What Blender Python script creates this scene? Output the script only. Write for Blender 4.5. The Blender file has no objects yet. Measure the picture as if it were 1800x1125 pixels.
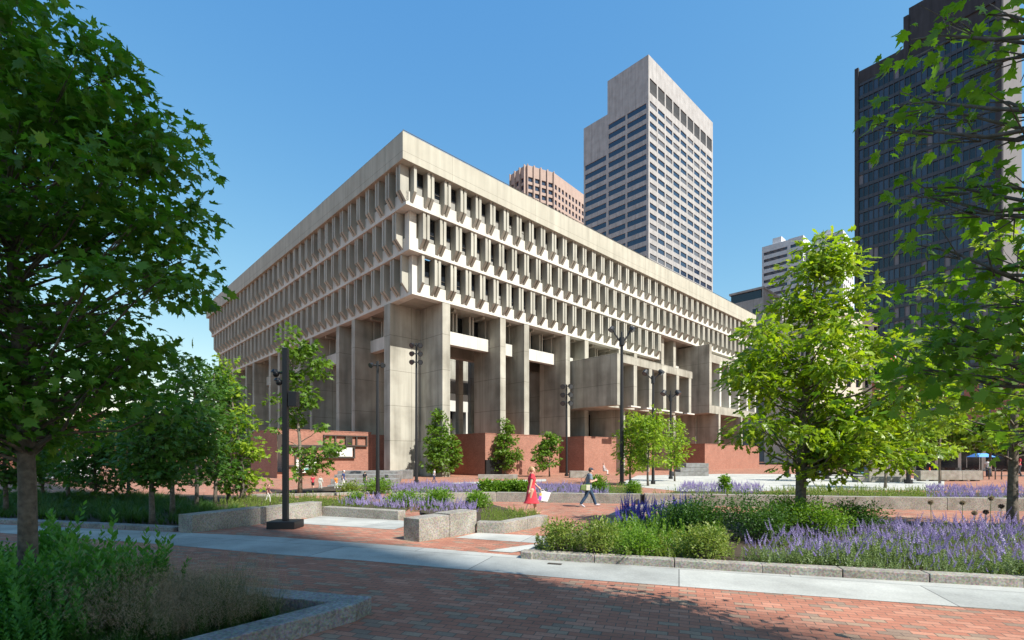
import bpy, math, random
import numpy as np
from mathutils import Vector, Matrix
random.seed(7); rng = np.random.default_rng(7)
scn = bpy.context.scene
col = scn.collection
R = math.radians
# ------------------------------------------------------------------ camera model (used to measure the place)
F, HY, CH = 871.0, 804.0, 1.8
K = .015
def gz(y): return -K*(min(max(y, 10), 40)-10)
def G(px, py, h=0.0):
    """ground point (h metres above the ground) seen at a photograph position"""
    d = (py-HY)/F; c = CH-h
    y = c/d
    if y > 10: y = (c-K*10)/(d-K)
    if y > 40 or y < 0: y = (c+K*30)/d
    return Vector(((px-900)/F*y, y, gz(y)+h))
def W(px, y): return (px-900)/F*y
def Z(py, y): return CH+(HY-py)/F*y
# ------------------------------------------------------------------ tags and builders
def tag(o, label=None, cat=None, group=None, kind=None):
    if label: o['label'] = label
    if cat: o['category'] = cat
    if group: o['group'] = group
    if kind: o['kind'] = kind
    return o
def empty(name, loc, rz=0, label=None, cat=None, group=None):
    o = bpy.data.objects.new(name, None); col.objects.link(o)
    o.location = loc; o.rotation_euler = (0, 0, rz); o.empty_display_size = .2
    return tag(o, label, cat, group)
def link(name, me, mats, parent=None, smooth=False):
    for m in (mats if isinstance(mats, (list, tuple)) else [mats]): me.materials.append(m)
    if smooth: me.polygons.foreach_set('use_smooth', [True]*len(me.polygons))
    o = bpy.data.objects.new(name, me); col.objects.link(o)
    if parent: o.parent = parent
    return o
class MB:
    def __init__(s): s.v = []; s.f = []; s.m = []; s.cur = 0
    def face(s, pts):
        n = len(s.v); s.v += [tuple(p) for p in pts]; s.f.append(tuple(range(n, n+len(pts)))); s.m.append(s.cur)
    def box(s, x0, x1, y0, y1, z0, z1, b=0):
        n = len(s.v)
        s.v += [(x0,y0,z0),(x1,y0,z0),(x1,y1,z0),(x0,y1,z0),(x0,y0,z1),(x1,y0,z1),(x1,y1,z1),(x0,y1,z1)]
        for f in ((3,2,1,0),(4,5,6,7),(0,1,5,4),(1,2,6,5),(2,3,7,6),(3,0,4,7)):
            s.f.append(tuple(n+i for i in f)); s.m.append(s.cur)
        return s
    def hexa(s, bot, top):
        n = len(s.v); k = len(bot)
        s.v += [tuple(p) for p in bot]+[tuple(p) for p in top]
        s.f.append(tuple(n+i for i in reversed(range(k)))); s.m.append(s.cur)
        s.f.append(tuple(n+k+i for i in range(k))); s.m.append(s.cur)
        for i in range(k):
            j = (i+1) % k
            s.f.append((n+i, n+j, n+k+j, n+k+i)); s.m.append(s.cur)
        return s
    def tube(s, pts, rad, n=8, cap=True, flat=1.0):
        pts = [Vector(p) for p in pts]
        if not hasattr(rad, '__len__'): rad = [rad]*len(pts)
        rings = []; ref = None
        for i, p in enumerate(pts):
            d = (pts[min(i+1, len(pts)-1)]-pts[max(i-1, 0)])
            d = d.normalized() if d.length > 1e-9 else Vector((0,0,1))
            if ref is None: ref = Vector((1,0,0)) if abs(d.x) < .8 else Vector((0,1,0))
            u = (ref-d*ref.dot(d)).normalized(); w = d.cross(u); ref = u
            b = len(s.v)
            for k in range(n):
                a = 2*math.pi*k/n
                s.v.append(tuple(p+u*math.cos(a)*rad[i]+w*math.sin(a)*rad[i]*flat))
            rings.append(b)
        for a, b in zip(rings, rings[1:]):
            for k in range(n):
                j = (k+1) % n
                s.f.append((a+k, a+j, b+j, b+k)); s.m.append(s.cur)
        if cap:
            s.f.append(tuple(rings[0]+k for k in reversed(range(n)))); s.m.append(s.cur)
            s.f.append(tuple(rings[-1]+k for k in range(n))); s.m.append(s.cur)
        return s
    def ball(s, c, r, n=8, m=6):
        if not hasattr(r, '__len__'): r = (r, r, r)
        b = len(s.v)
        for i in range(1, m):
            t = math.pi*i/m
            for k in range(n):
                a = 2*math.pi*k/n
                s.v.append((c[0]+r[0]*math.sin(t)*math.cos(a), c[1]+r[1]*math.sin(t)*math.sin(a), c[2]+r[2]*math.cos(t)))
        top = len(s.v); s.v.append((c[0], c[1], c[2]+r[2])); s.v.append((c[0], c[1], c[2]-r[2]))
        for i in range(m-2):
            for k in range(n):
                j = (k+1) % n
                s.f.append((b+i*n+k, b+(i+1)*n+k, b+(i+1)*n+j, b+i*n+j)); s.m.append(s.cur)
        for k in range(n):
            j = (k+1) % n
            s.f.append((top, b+k, b+j)); s.m.append(s.cur)
            s.f.append((top+1, b+(m-2)*n+j, b+(m-2)*n+k)); s.m.append(s.cur)
        return s
    def build(s, name, mats, parent=None, smooth=False, bevel=0):
        me = bpy.data.meshes.new(name); me.from_pydata(s.v, [], s.f); me.update()
        o = link(name, me, mats, parent, smooth)
        if max(s.m, default=0) > 0: me.polygons.foreach_set('material_index', s.m)
        if bevel:
            md = o.modifiers.new('bevel', 'BEVEL'); md.width = bevel; md.segments = 2; md.limit_method = 'ANGLE'
        return o
def uni(name, verts, faces, mats, parent=None, midx=None):
    """mesh from arrays, all faces with the same number of corners"""
    me = bpy.data.meshes.new(name); k = faces.shape[1]
    me.vertices.add(len(verts)); me.vertices.foreach_set('co', np.asarray(verts, np.float32).ravel())
    me.loops.add(faces.size); me.loops.foreach_set('vertex_index', faces.astype(np.int32).ravel())
    me.polygons.add(len(faces)); me.polygons.foreach_set('loop_start', np.arange(0, faces.size, k, dtype=np.int32))
    if midx is not None: me.polygons.foreach_set('material_index', midx.astype(np.int32))
    me.update(calc_edges=True)
    return link(name, me, mats, parent)
def scat(tv, tf, rot, pos, scale):
    """copies of a template as arrays: rot (N,3,3), pos (N,3), scale (N,)"""
    N = len(pos)
    v = np.einsum('nij,kj->nki', rot, tv)*np.asarray(scale)[:, None, None]+np.asarray(pos)[:, None, :]
    f = tf[None]+(np.arange(N)*len(tv))[:, None, None]
    return v.reshape(-1, 3), f.reshape(-1, tf.shape[1])
def norm(a): return a/np.maximum(np.linalg.norm(a, axis=-1, keepdims=True), 1e-9)
def frames(d, n):
    d = norm(d); n = norm(n-d*(n*d).sum(-1, keepdims=True)); x = np.cross(d, n)
    return np.stack([x, d, n], axis=-1)
def yaws(N, tilt=.15):
    a = rng.uniform(0, 2*math.pi, N); c, s = np.cos(a), np.sin(a)
    up = norm(np.stack([rng.normal(0, tilt, N), rng.normal(0, tilt, N), np.ones(N)], -1))
    h = np.stack([c, s, np.zeros(N)], -1); x = norm(h-up*(h*up).sum(-1, keepdims=True)); y = np.cross(up, x)
    return np.stack([x, y, up], -1)
# ------------------------------------------------------------------ materials
def nodes(name):
    m = bpy.data.materials.new(name); m.use_nodes = True
    nt = m.node_tree; b = nt.nodes['Principled BSDF']
    return m, nt, b, nt.nodes, nt.links
def ramp(N, stops, interp='LINEAR'):
    r = N.new('ShaderNodeValToRGB'); e = r.color_ramp.elements; r.color_ramp.interpolation = interp
    while len(e) > 1: e.remove(e[-1])
    e[0].position = stops[0][0]; e[0].color = (*stops[0][1], 1)
    for p, c in stops[1:]:
        x = e.new(p); x.color = (*c, 1)
    return r
def mixc(N, L, kind, fac, a, b):
    m = N.new('ShaderNodeMix'); m.data_type = 'RGBA'; m.blend_type = kind
    if isinstance(fac, (int, float)): m.inputs[0].default_value = fac
    else: L.new(fac, m.inputs[0])
    for i, s in ((6, a), (7, b)):
        if isinstance(s, tuple): m.inputs[i].default_value = (*s, 1)
        else: L.new(s, m.inputs[i])
    return m.outputs[2]
def plain(name, c, rough=.6, metal=0, var=0, scale=8, bump=0, spec=.5, emit=None):
    m, nt, b, N, L = nodes(name)
    b.inputs['Base Color'].default_value = (*c, 1); b.inputs['Roughness'].default_value = rough
    b.inputs['Metallic'].default_value = metal; b.inputs['Specular IOR Level'].default_value = spec
    if var or bump:
        t = N.new('ShaderNodeTexCoord'); n = N.new('ShaderNodeTexNoise'); n.inputs['Scale'].default_value = scale
        n.inputs['Detail'].default_value = 6; L.new(t.outputs['Object'], n.inputs['Vector'])
        if var:
            r = ramp(N, [(.3, tuple(x*(1-var) for x in c)), (.7, tuple(min(1, x*(1+var)) for x in c))])
            L.new(n.outputs['Fac'], r.inputs[0]); L.new(r.outputs[0], b.inputs['Base Color'])
        if bump:
            bp = N.new('ShaderNodeBump'); bp.inputs['Strength'].default_value = bump; bp.inputs['Distance'].default_value = .02
            L.new(n.outputs['Fac'], bp.inputs['Height']); L.new(bp.outputs[0], b.inputs['Normal'])
    return m
def concrete(name, c, joint=0, streak=.25, jw=.035, vj=0, stain=.3):
    """cast concrete: blotches, vertical weather streaks, pour joints every `joint` metres"""
    m, nt, b, N, L = nodes(name)
    t = N.new('ShaderNodeTexCoord')
    mp = N.new('ShaderNodeMapping'); mp.inputs['Scale'].default_value = (.8, .8, .07); L.new(t.outputs['Object'], mp.inputs[0])
    s = N.new('ShaderNodeTexNoise'); s.inputs['Scale'].default_value = 1.3; s.inputs['Detail'].default_value = 7; L.new(mp.outputs[0], s.inputs['Vector'])
    bl = N.new('ShaderNodeTexNoise'); bl.inputs['Scale'].default_value = .35; bl.inputs['Detail'].default_value = 8; L.new(t.outputs['Object'], bl.inputs['Vector'])
    r1 = ramp(N, [(.3, (1-streak,)*3), (.62, (1, 1, 1))]); L.new(s.outputs['Fac'], r1.inputs[0])
    r2 = ramp(N, [(.3, (1-stain, 1-stain*1.05, 1-stain*1.1)), (.6, (1, 1, 1))]); L.new(bl.outputs['Fac'], r2.inputs[0])
    o = mixc(N, L, 'MULTIPLY', 1.0, c, r1.outputs[0]); o = mixc(N, L, 'MULTIPLY', 1.0, o, r2.outputs[0])
    sx = N.new('ShaderNodeSeparateXYZ'); L.new(t.outputs['Object'], sx.inputs[0])
    def lines(sock, period, w):
        a = N.new('ShaderNodeMath'); a.operation = 'MODULO'; a.inputs[1].default_value = period
        ad = N.new('ShaderNodeMath'); ad.operation = 'ADD'; ad.inputs[1].default_value = 1000*period+.37; L.new(sock, ad.inputs[0]); L.new(ad.outputs[0], a.inputs[0])
        l = N.new('ShaderNodeMath'); l.operation = 'LESS_THAN'; l.inputs[1].default_value = w; L.new(a.outputs[0], l.inputs[0])
        return l.outputs[0]
    if joint: o = mixc(N, L, 'MULTIPLY', lines(sx.outputs[2], joint, jw), o, (.55, .54, .53))
    if vj:
        ad = N.new('ShaderNodeMath'); ad.operation = 'ADD'; L.new(sx.outputs[0], ad.inputs[0]); L.new(sx.outputs[1], ad.inputs[1])
        o = mixc(N, L, 'MULTIPLY', lines(ad.outputs[0], vj, jw), o, (.6, .59, .58))
    L.new(o, b.inputs['Base Color']); b.inputs['Roughness'].default_value = .85; b.inputs['Specular IOR Level'].default_value = .25
    f = N.new('ShaderNodeTexNoise'); f.inputs['Scale'].default_value = 9; f.inputs['Detail'].default_value = 8; L.new(t.outputs['Object'], f.inputs['Vector'])
    bp = N.new('ShaderNodeBump'); bp.inputs['Strength'].default_value = .25; bp.inputs['Distance'].default_value = .03
    L.new(f.outputs['Fac'], bp.inputs['Height']); L.new(bp.outputs[0], b.inputs['Normal'])
    return m
def bricks(name, bw, bh, stops, mortar, msize=.008, rz=0, vertical=False, offset=.5, bump=.4, stain=.2):
    m, nt, b, N, L = nodes(name)
    t = N.new('ShaderNodeTexCoord'); src = t.outputs['Object']
    if vertical:
        sx = N.new('ShaderNodeSeparateXYZ'); L.new(src, sx.inputs[0]); ad = N.new('ShaderNodeMath'); L.new(sx.outputs[0], ad.inputs[0]); L.new(sx.outputs[1], ad.inputs[1])
        cx = N.new('ShaderNodeCombineXYZ'); L.new(ad.outputs[0], cx.inputs[0]); L.new(sx.outputs[2], cx.inputs[1]); src = cx.outputs[0]
    mp = N.new('ShaderNodeMapping'); mp.inputs['Rotation'].default_value = (0, 0, rz); L.new(src, mp.inputs[0])
    k = N.new('ShaderNodeTexBrick'); k.inputs['Scale'].default_value = 1; k.inputs['Brick Width'].default_value = bw; k.inputs['Row Height'].default_value = bh
    k.inputs['Mortar Size'].default_value = msize; k.inputs['Mortar Smooth'].default_value = .3; k.offset = offset
    k.inputs['Color1'].default_value = (0, 0, 0, 1); k.inputs['Color2'].default_value = (1, 1, 1, 1); k.inputs['Mortar'].default_value = (0, 0, 0, 1)
    L.new(mp.outputs[0], k.inputs['Vector'])
    r = ramp(N, stops, 'CONSTANT'); L.new(k.outputs['Color'], r.inputs[0])
    n = N.new('ShaderNodeTexNoise'); n.inputs['Scale'].default_value = .8; n.inputs['Detail'].default_value = 9; n.inputs['Roughness'].default_value = .65; L.new(t.outputs['Object'], n.inputs['Vector'])
    rn = ramp(N, [(.3, (1-stain,)*3), (.65, (1.0, 1.0, 1.0))]); L.new(n.outputs['Fac'], rn.inputs[0])
    n2 = N.new('ShaderNodeTexNoise'); n2.inputs['Scale'].default_value = 40; n2.inputs['Detail'].default_value = 4; L.new(t.outputs['Object'], n2.inputs['Vector'])
    rn2 = ramp(N, [(.3, (.82,)*3), (.7, (1.0, 1.0, 1.0))]); L.new(n2.outputs['Fac'], rn2.inputs[0])
    o = mixc(N, L, 'MIX', k.outputs['Fac'], r.outputs[0], mortar)
    o = mixc(N, L, 'MULTIPLY', 1.0, o, rn.outputs[0]); o = mixc(N, L, 'MULTIPLY', 1.0, o, rn2.outputs[0])
    L.new(o, b.inputs['Base Color']); b.inputs['Roughness'].default_value = .85; b.inputs['Specular IOR Level'].default_value = .2
    iv = N.new('ShaderNodeMath'); iv.operation = 'SUBTRACT'; iv.inputs[0].default_value = 1; L.new(k.outputs['Fac'], iv.inputs[1])
    bp = N.new('ShaderNodeBump'); bp.inputs['Strength'].default_value = bump; bp.inputs['Distance'].default_value = .006
    L.new(iv.outputs[0], bp.inputs['Height']); L.new(bp.outputs[0], b.inputs['Normal'])
    return m
def leafy(name, cols, trans=.4, rough=.5, tcol=None, spec=.4):
    """leaf material: each leaf (mesh island) takes its own tone; light passes through"""
    m, nt, b, N, L = nodes(name)
    g = N.new('ShaderNodeNewGeometry')
    r = ramp(N, [(i/max(1, len(cols)-1), c) for i, c in enumerate(cols)]); L.new(g.outputs['Random Per Island'], r.inputs[0])
    L.new(r.outputs[0], b.inputs['Base Color']); b.inputs['Roughness'].default_value = rough; b.inputs['Specular IOR Level'].default_value = spec
    tr = N.new('ShaderNodeBsdfTranslucent')
    o = mixc(N, L, 'MULTIPLY', 1.0, r.outputs[0], tcol or (1.7, 1.7, .7)); L.new(o, tr.inputs[0])
    mx = N.new('ShaderNodeMixShader'); mx.inputs[0].default_value = trans
    out = N['Material Output'] if 'Material Output' in N else N.get('Material Output')
    L.new(b.outputs[0], mx.inputs[1]); L.new(tr.outputs[0], mx.inputs[2]); L.new(mx.outputs[0], out.inputs[0])
    return m
ANG = math.atan2(.693, .7209)
STRIP = math.atan2(-6.2, 18.4)
M = {}
M['concrete'] = concrete('board_marked_concrete', (.43, .415, .355), joint=4.1, jw=.055, streak=.36, stain=.34, vj=4.6)
M['precast'] = concrete('precast_concrete', (.44, .43, .375), streak=.28, stain=.2)
M['precast_white'] = concrete('pale_precast_concrete', (.62, .61, .56), streak=.16, stain=.12, vj=2.2, jw=.03)
M['parapet'] = concrete('parapet_concrete', (.45, .435, .365), joint=1.95, streak=.22, vj=6.6, jw=.04, stain=.12)
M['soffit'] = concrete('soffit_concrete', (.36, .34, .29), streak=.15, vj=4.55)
M['brick'] = bricks('red_brickwork', .21, .07, [(0, (.33, .14, .098)), (.3, (.38, .16, .11)), (.6, (.42, .18, .125)), (.85, (.33, .13, .09))], (.36, .26, .21), .008, vertical=True, bump=.3)
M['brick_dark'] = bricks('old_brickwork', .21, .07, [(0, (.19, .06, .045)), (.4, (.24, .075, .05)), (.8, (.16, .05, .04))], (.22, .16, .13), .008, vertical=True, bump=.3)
M['paving'] = bricks('brick_paving', .215, .105, [(0, (.43, .18, .12)), (.25, (.48, .21, .14)), (.47, (.53, .25, .17)), (.66, (.40, .27, .19)), (.76, (.46, .19, .125)), (.88, (.31, .215, .16))], (.16, .125, .10), .006, rz=-STRIP, bump=.5, stain=.32)
M['slab'] = bricks('pale_stone_slabs', 3.2, 1.4, [(0, (.45, .455, .425)), (.35, (.50, .50, .465)), (.7, (.42, .425, .40))], (.22, .22, .21), .012, rz=-STRIP, bump=.3, stain=.38)
M['white_paving'] = bricks('white_fountain_paving', 1.6, .8, [(0, (.46, .46, .42)), (.5, (.54, .53, .49))], (.4, .4, .38), .015, rz=-STRIP, stain=.15)
M['asphalt'] = plain('asphalt', (.06, .06, .06), .9, var=.2)
def granite(name, c):
    m, nt, b, N, L = nodes(name)
    t = N.new('ShaderNodeTexCoord'); v = N.new('ShaderNodeTexVoronoi'); v.inputs['Scale'].default_value = 70; L.new(t.outputs['Object'], v.inputs['Vector'])
    n = N.new('ShaderNodeTexNoise'); n.inputs['Scale'].default_value = 2.2; n.inputs['Detail'].default_value = 9; L.new(t.outputs['Object'], n.inputs['Vector'])
    n2 = N.new('ShaderNodeTexNoise'); n2.inputs['Scale'].default_value = 28; n2.inputs['Detail'].default_value = 3; L.new(t.outputs['Object'], n2.inputs['Vector'])
    r = ramp(N, [(.3, (.62, .60, .57)), (.65, (1, 1, 1))]); L.new(n.outputs['Fac'], r.inputs[0])
    r2 = ramp(N, [(.36, (.62,)*3), (.58, (1, 1, 1))]); L.new(n2.outputs['Fac'], r2.inputs[0])
    o = mixc(N, L, 'MULTIPLY', 1.0, c, r.outputs[0]); o = mixc(N, L, 'MULTIPLY', 1.0, o, r2.outputs[0])
    o = mixc(N, L, 'MULTIPLY', .35, o, v.outputs['Color'])
    L.new(o, b.inputs['Base Color']); b.inputs['Roughness'].default_value = .8; b.inputs['Specular IOR Level'].default_value = .3
    bp = N.new('ShaderNodeBump'); bp.inputs['Strength'].default_value = .5; bp.inputs['Distance'].default_value = .01
    L.new(n2.outputs['Fac'], bp.inputs['Height']); L.new(bp.outputs[0], b.inputs['Normal'])
    return m
M['granite'] = granite('split_granite', (.44, .41, .36))
M['granite_grey'] = granite('sawn_granite', (.36, .36, .355))
M['glass'] = plain('dark_window_glass', (.012, .016, .022), .08, spec=.7)
M['glass_blue'] = plain('blue_window_glass', (.02, .035, .07), .06, spec=.9)
M['glass_pale'] = plain('pale_window_blind', (.28, .28, .26), .4)
M['bronze'] = plain('bronze_frame', (.05, .042, .036), .5)
M['black_metal'] = plain('black_painted_metal', (.012, .012, .014), .45)
M['lens'] = plain('lamp_glass', (.06, .065, .075), .12); M['steel'] = plain('brushed_steel', (.35, .36, .38), .35, metal=.6)
M['soil'] = plain('soil_mulch', (.05, .034, .02), .95, var=.4, scale=20, bump=.8)
M['bark'] = plain('tree_bark', (.12, .10, .08), .9, var=.45, scale=14, bump=1)
M['bark_pale'] = plain('young_tree_bark', (.17, .145, .11), .9, var=.35, scale=14, bump=.8)
M['stem'] = plain('green_stem', (.10, .14, .05), .7)
M['maple'] = leafy('maple_leaves', [(.06, .17, .016), (.085, .22, .02), (.105, .25, .026), (.055, .16, .016), (.10, .24, .03), (.045, .12, .014), (.17, .29, .035)], .45)
M['maple_lit'] = leafy('field_maple_leaves', [(.07, .15, .012), (.10, .19, .018), (.13, .22, .02), (.085, .17, .02)], .4)
M['oak'] = leafy('oak_leaves', [(.10, .20, .012), (.18, .28, .016), (.26, .36, .02), (.13, .23, .016), (.33, .38, .025)], .48, .35)
M['honey'] = leafy('bright_young_leaves', [(.13, .24, .014), (.20, .31, .02), (.28, .37, .022)], .42)
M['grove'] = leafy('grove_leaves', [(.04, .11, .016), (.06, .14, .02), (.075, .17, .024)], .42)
M['shrub'] = leafy('shrub_leaves', [(.09, .19, .018), (.13, .24, .024), (.17, .29, .03), (.10, .2, .02)], .38)
M['shrub_dark_shade'] = leafy('dark_shaded_shrub_leaves', [(.035, .09, .016), (.05, .12, .02), (.065, .14, .025)], .35)
M['sprig'] = leafy('perennial_leaves', [(.05, .14, .025), (.07, .17, .03), (.09, .2, .035)], .35)
M['sprig_yellow'] = leafy('yellow_green_leaves', [(.14, .21, .035), (.20, .26, .045), (.11, .18, .03), (.27, .29, .08)], .35)
M['silver'] = leafy('catmint_leaves', [(.13, .19, .07), (.17, .23, .09), (.11, .17, .05)], .3)
M['purple'] = leafy('catmint_flowers', [(.25, .19, .42), (.33, .26, .50), (.42, .35, .58), (.28, .22, .44)], .3, tcol=(1.2, 1.1, 1.4))
M['grass'] = leafy('grass_blades', [(.03, .09, .012), (.05, .12, .02), (.07, .14, .025)], .35)
M['straw'] = leafy('dry_grass_heads', [(.34, .27, .18), (.42, .34, .23), (.28, .23, .15)], .3, tcol=(1, 1, 1))
M['skin'] = plain('skin', (.55, .33, .24), .5)
M['hair_blond'] = plain('blond_hair', (.32, .2, .09), .5, var=.3, scale=60)
M['hair_brown'] = plain('brown_hair', (.06, .035, .02), .5, var=.3, scale=60)
def cloth(n, c): 
    if n not in M: M[n] = plain(n, c, .85, var=.12, scale=12, bump=.3)
    return M[n]
# ------------------------------------------------------------------ world, sun, camera
SUN = Vector((.746, -.666, 0)); EL = R(47)
w = bpy.data.worlds.new('World'); scn.world = w; w.use_nodes = True
bg = w.node_tree.nodes['Background']; sky = w.node_tree.nodes.new('ShaderNodeTexSky')
sky.sky_type = 'NISHITA'; sky.sun_disc = False; sky.sun_elevation = EL; sky.sun_rotation = math.atan2(SUN.x, SUN.y)
sky.air_density = 1.0; sky.dust_density = .3; sky.ozone_density = 1.5
WN, WL = w.node_tree.nodes, w.node_tree.links      # clear early summer air: deeper blue overhead, even blue low down
sp = WN.new('ShaderNodeSeparateColor'); cb = WN.new('ShaderNodeCombineColor'); WL.new(sky.outputs[0], sp.inputs[0])
for i, (k, p) in enumerate(((.92, 1.20), (1.72, .76), (3.3, .34))):
    a = WN.new('ShaderNodeMath'); a.operation = 'POWER'; a.inputs[1].default_value = p; WL.new(sp.outputs[i], a.inputs[0])
    c = WN.new('ShaderNodeMath'); c.operation = 'MULTIPLY'; c.inputs[1].default_value = k; WL.new(a.outputs[0], c.inputs[0]); WL.new(c.outputs[0], cb.inputs[i])
WL.new(cb.outputs[0], bg.inputs[0]); bg.inputs[1].default_value = .097
sd = bpy.data.lights.new('sun', 'SUN'); sd.energy = 5.0; sd.angle = R(.55); sd.color = (1, .955, .87)
so = bpy.data.objects.new('sun', sd); col.objects.link(so)
dv = Vector((SUN.x*math.cos(EL), SUN.y*math.cos(EL), math.sin(EL)))
so.rotation_euler = dv.to_track_quat('Z', 'Y').to_euler(); so.location = (30, -20, 60)
cd = bpy.data.cameras.new('camera'); cam = bpy.data.objects.new('camera', cd); col.objects.link(cam)
cam.location = (0, 0, CH); cam.rotation_euler = (R(90), 0, 0)
cd.sensor_width = 36; cd.lens = 36*F/1800; cd.shift_y = (HY-562.5)/1800; cd.clip_end = 5000; cd.clip_start = .05
scn.camera = cam
vs = scn.view_settings; vs.view_transform = 'Standard'; vs.look = 'None'; vs.gamma = 1; vs.exposure = .72
scn.cycles.max_bounces = 8; scn.cycles.transparent_max_bounces = 8
scn.cycles.use_adaptive_sampling = True

# ------------------------------------------------------------------ ground and paving
def sheet(name, pts, mat, dz, kind='structure'):
    """a flat sheet following the ground: cut where the ground bends"""
    import bmesh
    bm = bmesh.new(); f = bm.faces.new([bm.verts.new((p[0], p[1], 0)) for p in pts])
    bmesh.ops.recalc_face_normals(bm, faces=bm.faces)
    for y in (10, 40):
        bmesh.ops.bisect_plane(bm, geom=bm.verts[:]+bm.edges[:]+bm.faces[:], plane_co=(0, y, 0), plane_no=(0, 1, 0))
    for v in bm.verts: v.co.z = gz(v.co.y)+dz
    for f in bm.faces:
        f.normal_update()
        if f.normal.z < 0: f.normal_flip()
    me = bpy.data.meshes.new(name); bm.to_mesh(me); bm.free()
    return tag(link(name, me, mat), kind=kind)
sheet('ground', [(-900, -150), (900, -150), (900, 1600), (-900, 1600)], M['paving'], 0)
def gp(*px): return [G(a, b) for a, b in px]
sheet('pavement', gp((-500, 897), (0, 922), (302, 935.5), (462, 943), (640, 955), (910, 977), (1340, 1008), (1800, 1034), (2300, 1064),
                     (2300, 1109), (1800, 1075), (1340, 1042), (1000, 1017), (797, 1000), (640, 986), (462, 973), (235, 953), (0, 937), (-500, 908)), M['slab'], .005)
sheet('pavement', gp((521, 916), (565, 907), (693, 914), (737, 918), (693, 931), (526, 921)), M['slab'], .006)
sheet('pavement', gp((800, 945.5), (840, 936.7), (963, 943), (1000, 947), (957, 956)), M['slab'], .006)
sheet('pavement', gp((857, 969), (963, 954), (985, 957), (900, 972)), M['slab'], .010)
sheet('fountain_paving', gp((1085, 852), (1120, 836), (1270, 833), (1520, 834), (1660, 846), (1660, 862), (1480, 862), (1200, 864)), M['white_paving'], .006)
sheet('pavement', gp((560, 856), (700, 853), (860, 846), (960, 842), (960, 846), (860, 851), (700, 862), (585, 866)), M['white_paving'], .006)
sheet('road', [(60, 50), (400, 110), (400, 125), (60, 62)], M['asphalt'], .006)

def wall(name, base, thick, h, mat, label, cat='wall', seg=2.4, h2=None, jitter=0, side=1, group=None, top_bevel=.012):
    """a run of stone blocks with open joints; base = visible foot line, stone lies behind it"""
    t = empty(name, base[0], 0, label, cat, group)
    mb = MB(); o = Vector(base[0])
    for a, b in zip(base, base[1:]):
        a = Vector(a); b = Vector(b); d = b-a; d.z = 0; Ln = d.length; d.normalize(); nrm = Vector((-d.y, d.x, 0))*side
        n = max(1, round(Ln/seg)); g = .006
        for i in range(n):
            s0, s1 = Ln*i/n+g*(i > 0), Ln*(i+1)/n-g*(i < n-1)
            p, q = a+d*s0, a+d*s1
            hh = h if h2 is None or i < n/2 else h2
            zt = gz((p.y+q.y)/2)+hh
            def P(v, z): return (v.x-o.x, v.y-o.y, z-o.z)
            zb = min(gz(p.y), gz(q.y), gz(p.y+thick), gz(q.y+thick))-.12
            bt = [p, q, q+nrm*thick, p+nrm*thick]
            mb.hexa([P(v, zb) for v in bt], [P(v, zt) for v in bt])
    mb.build('stone', mat, t, bevel=top_bevel)
    return t
def slab_h(px, py0, py1): 
    return (py0-py1)/F*G(px, py0).y
wall('planter_wall', [G(338, 937), G(566, 907)], .5, .45, M['granite'], 'long rough granite seat wall running back beside the black camera pole', seg=1.9)
wall('planter_wall', [G(566, 907), G(700, 915)], .35, .29, M['granite'], 'low granite wall joining the two bench ends in front of the purple flowers', seg=2.2)
wall('bench_block', [G(737, 953), G(838, 936)], .5, .5, M['granite'], 'big rough granite bench block in the middle of the brick path', 'bench', seg=1.15, h2=.54)
wall('planter_wall', [G(838, 937), G(887, 938)], .3, .27, M['granite'], 'short low granite wall between the big bench block and the bed corner', seg=3)
wall('planter_wall', [G(887, 938), G(963, 923)], .3, .27, M['granite'], 'low granite wall by the feet of the person in the red dress', seg=1.3)
# kerbs
def kerb(base, w_, h, label, mat='granite_grey', seg=1.5, side=1):
    return wall('kerb', base, w_, h, M[mat], label, 'kerb', seg, side=side)
kerb(gp((-500, 893), (0, 920), (304, 935)), .3, .11, 'low grey kerb edging the shaded grass under the left trees', seg=1.7)
kerb(gp((915, 982), (1340, 1008), (1800, 1034), (2200, 1058)), .24, .13, 'long sawn kerb in front of the purple catmint bed', 'granite', 1.28)
kerb([G(915, 982), G(1069, 923)], .22, .125, 'kerb at the left end of the catmint bed', 'granite', 1.3, side=-1)
kerb([G(1069, 923), G(1110, 905), G(1190, 893)], .26, .3, 'raised kerb at the back left corner of the catmint bed beside dark blue flowers', 'granite', 1.3, side=-1)
P0 = G(626, 1092); P1 = G(400, 1160); dk = (P1-P0).normalized()
kerb([P0+dk*3.2, P0], .3, .19, 'thick grey kerb on the path side of the shaded front left bed', seg=1.6)
dr = Vector((-1, .34, 0)).normalized()
kerb([P0, P0+dr*1.0, P0+dr*5.5], .3, .188, 'grey kerb along the back of the shaded front left bed', seg=1.4, side=-1) if False else None
Pb = G(626, 1062, .19); Pc = G(505, 1051, .19); db = (Pc-Pb); db.z = 0; db.normalize()
kerb([P0+Vector((0, .0, 0)), P0+db*5.5], .32, .186, 'grey kerb along the back of the shaded front left bed', seg=1.4, side=-1)
# mid distance planter walls
wall('planter_wall', gp((690, 885), (872, 882), (1127, 886)), .35, .42, M['granite'], 'straight granite planter wall behind the two walkers, left of the gap', seg=2.2)
wall('planter_wall', gp((1134, 888), (1240, 889), (1537, 895), (1800, 899), (2000, 902)), .35, .46, M['granite'], 'straight granite planter wall right of the gap behind the catmint bed', seg=2.6)
wall('planter_wall', gp((440, 874), (590, 871), (700, 866)), .4, .14, M['granite'], 'far low granite wall behind the green bed left of the grey plinth', seg=2.5)
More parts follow.
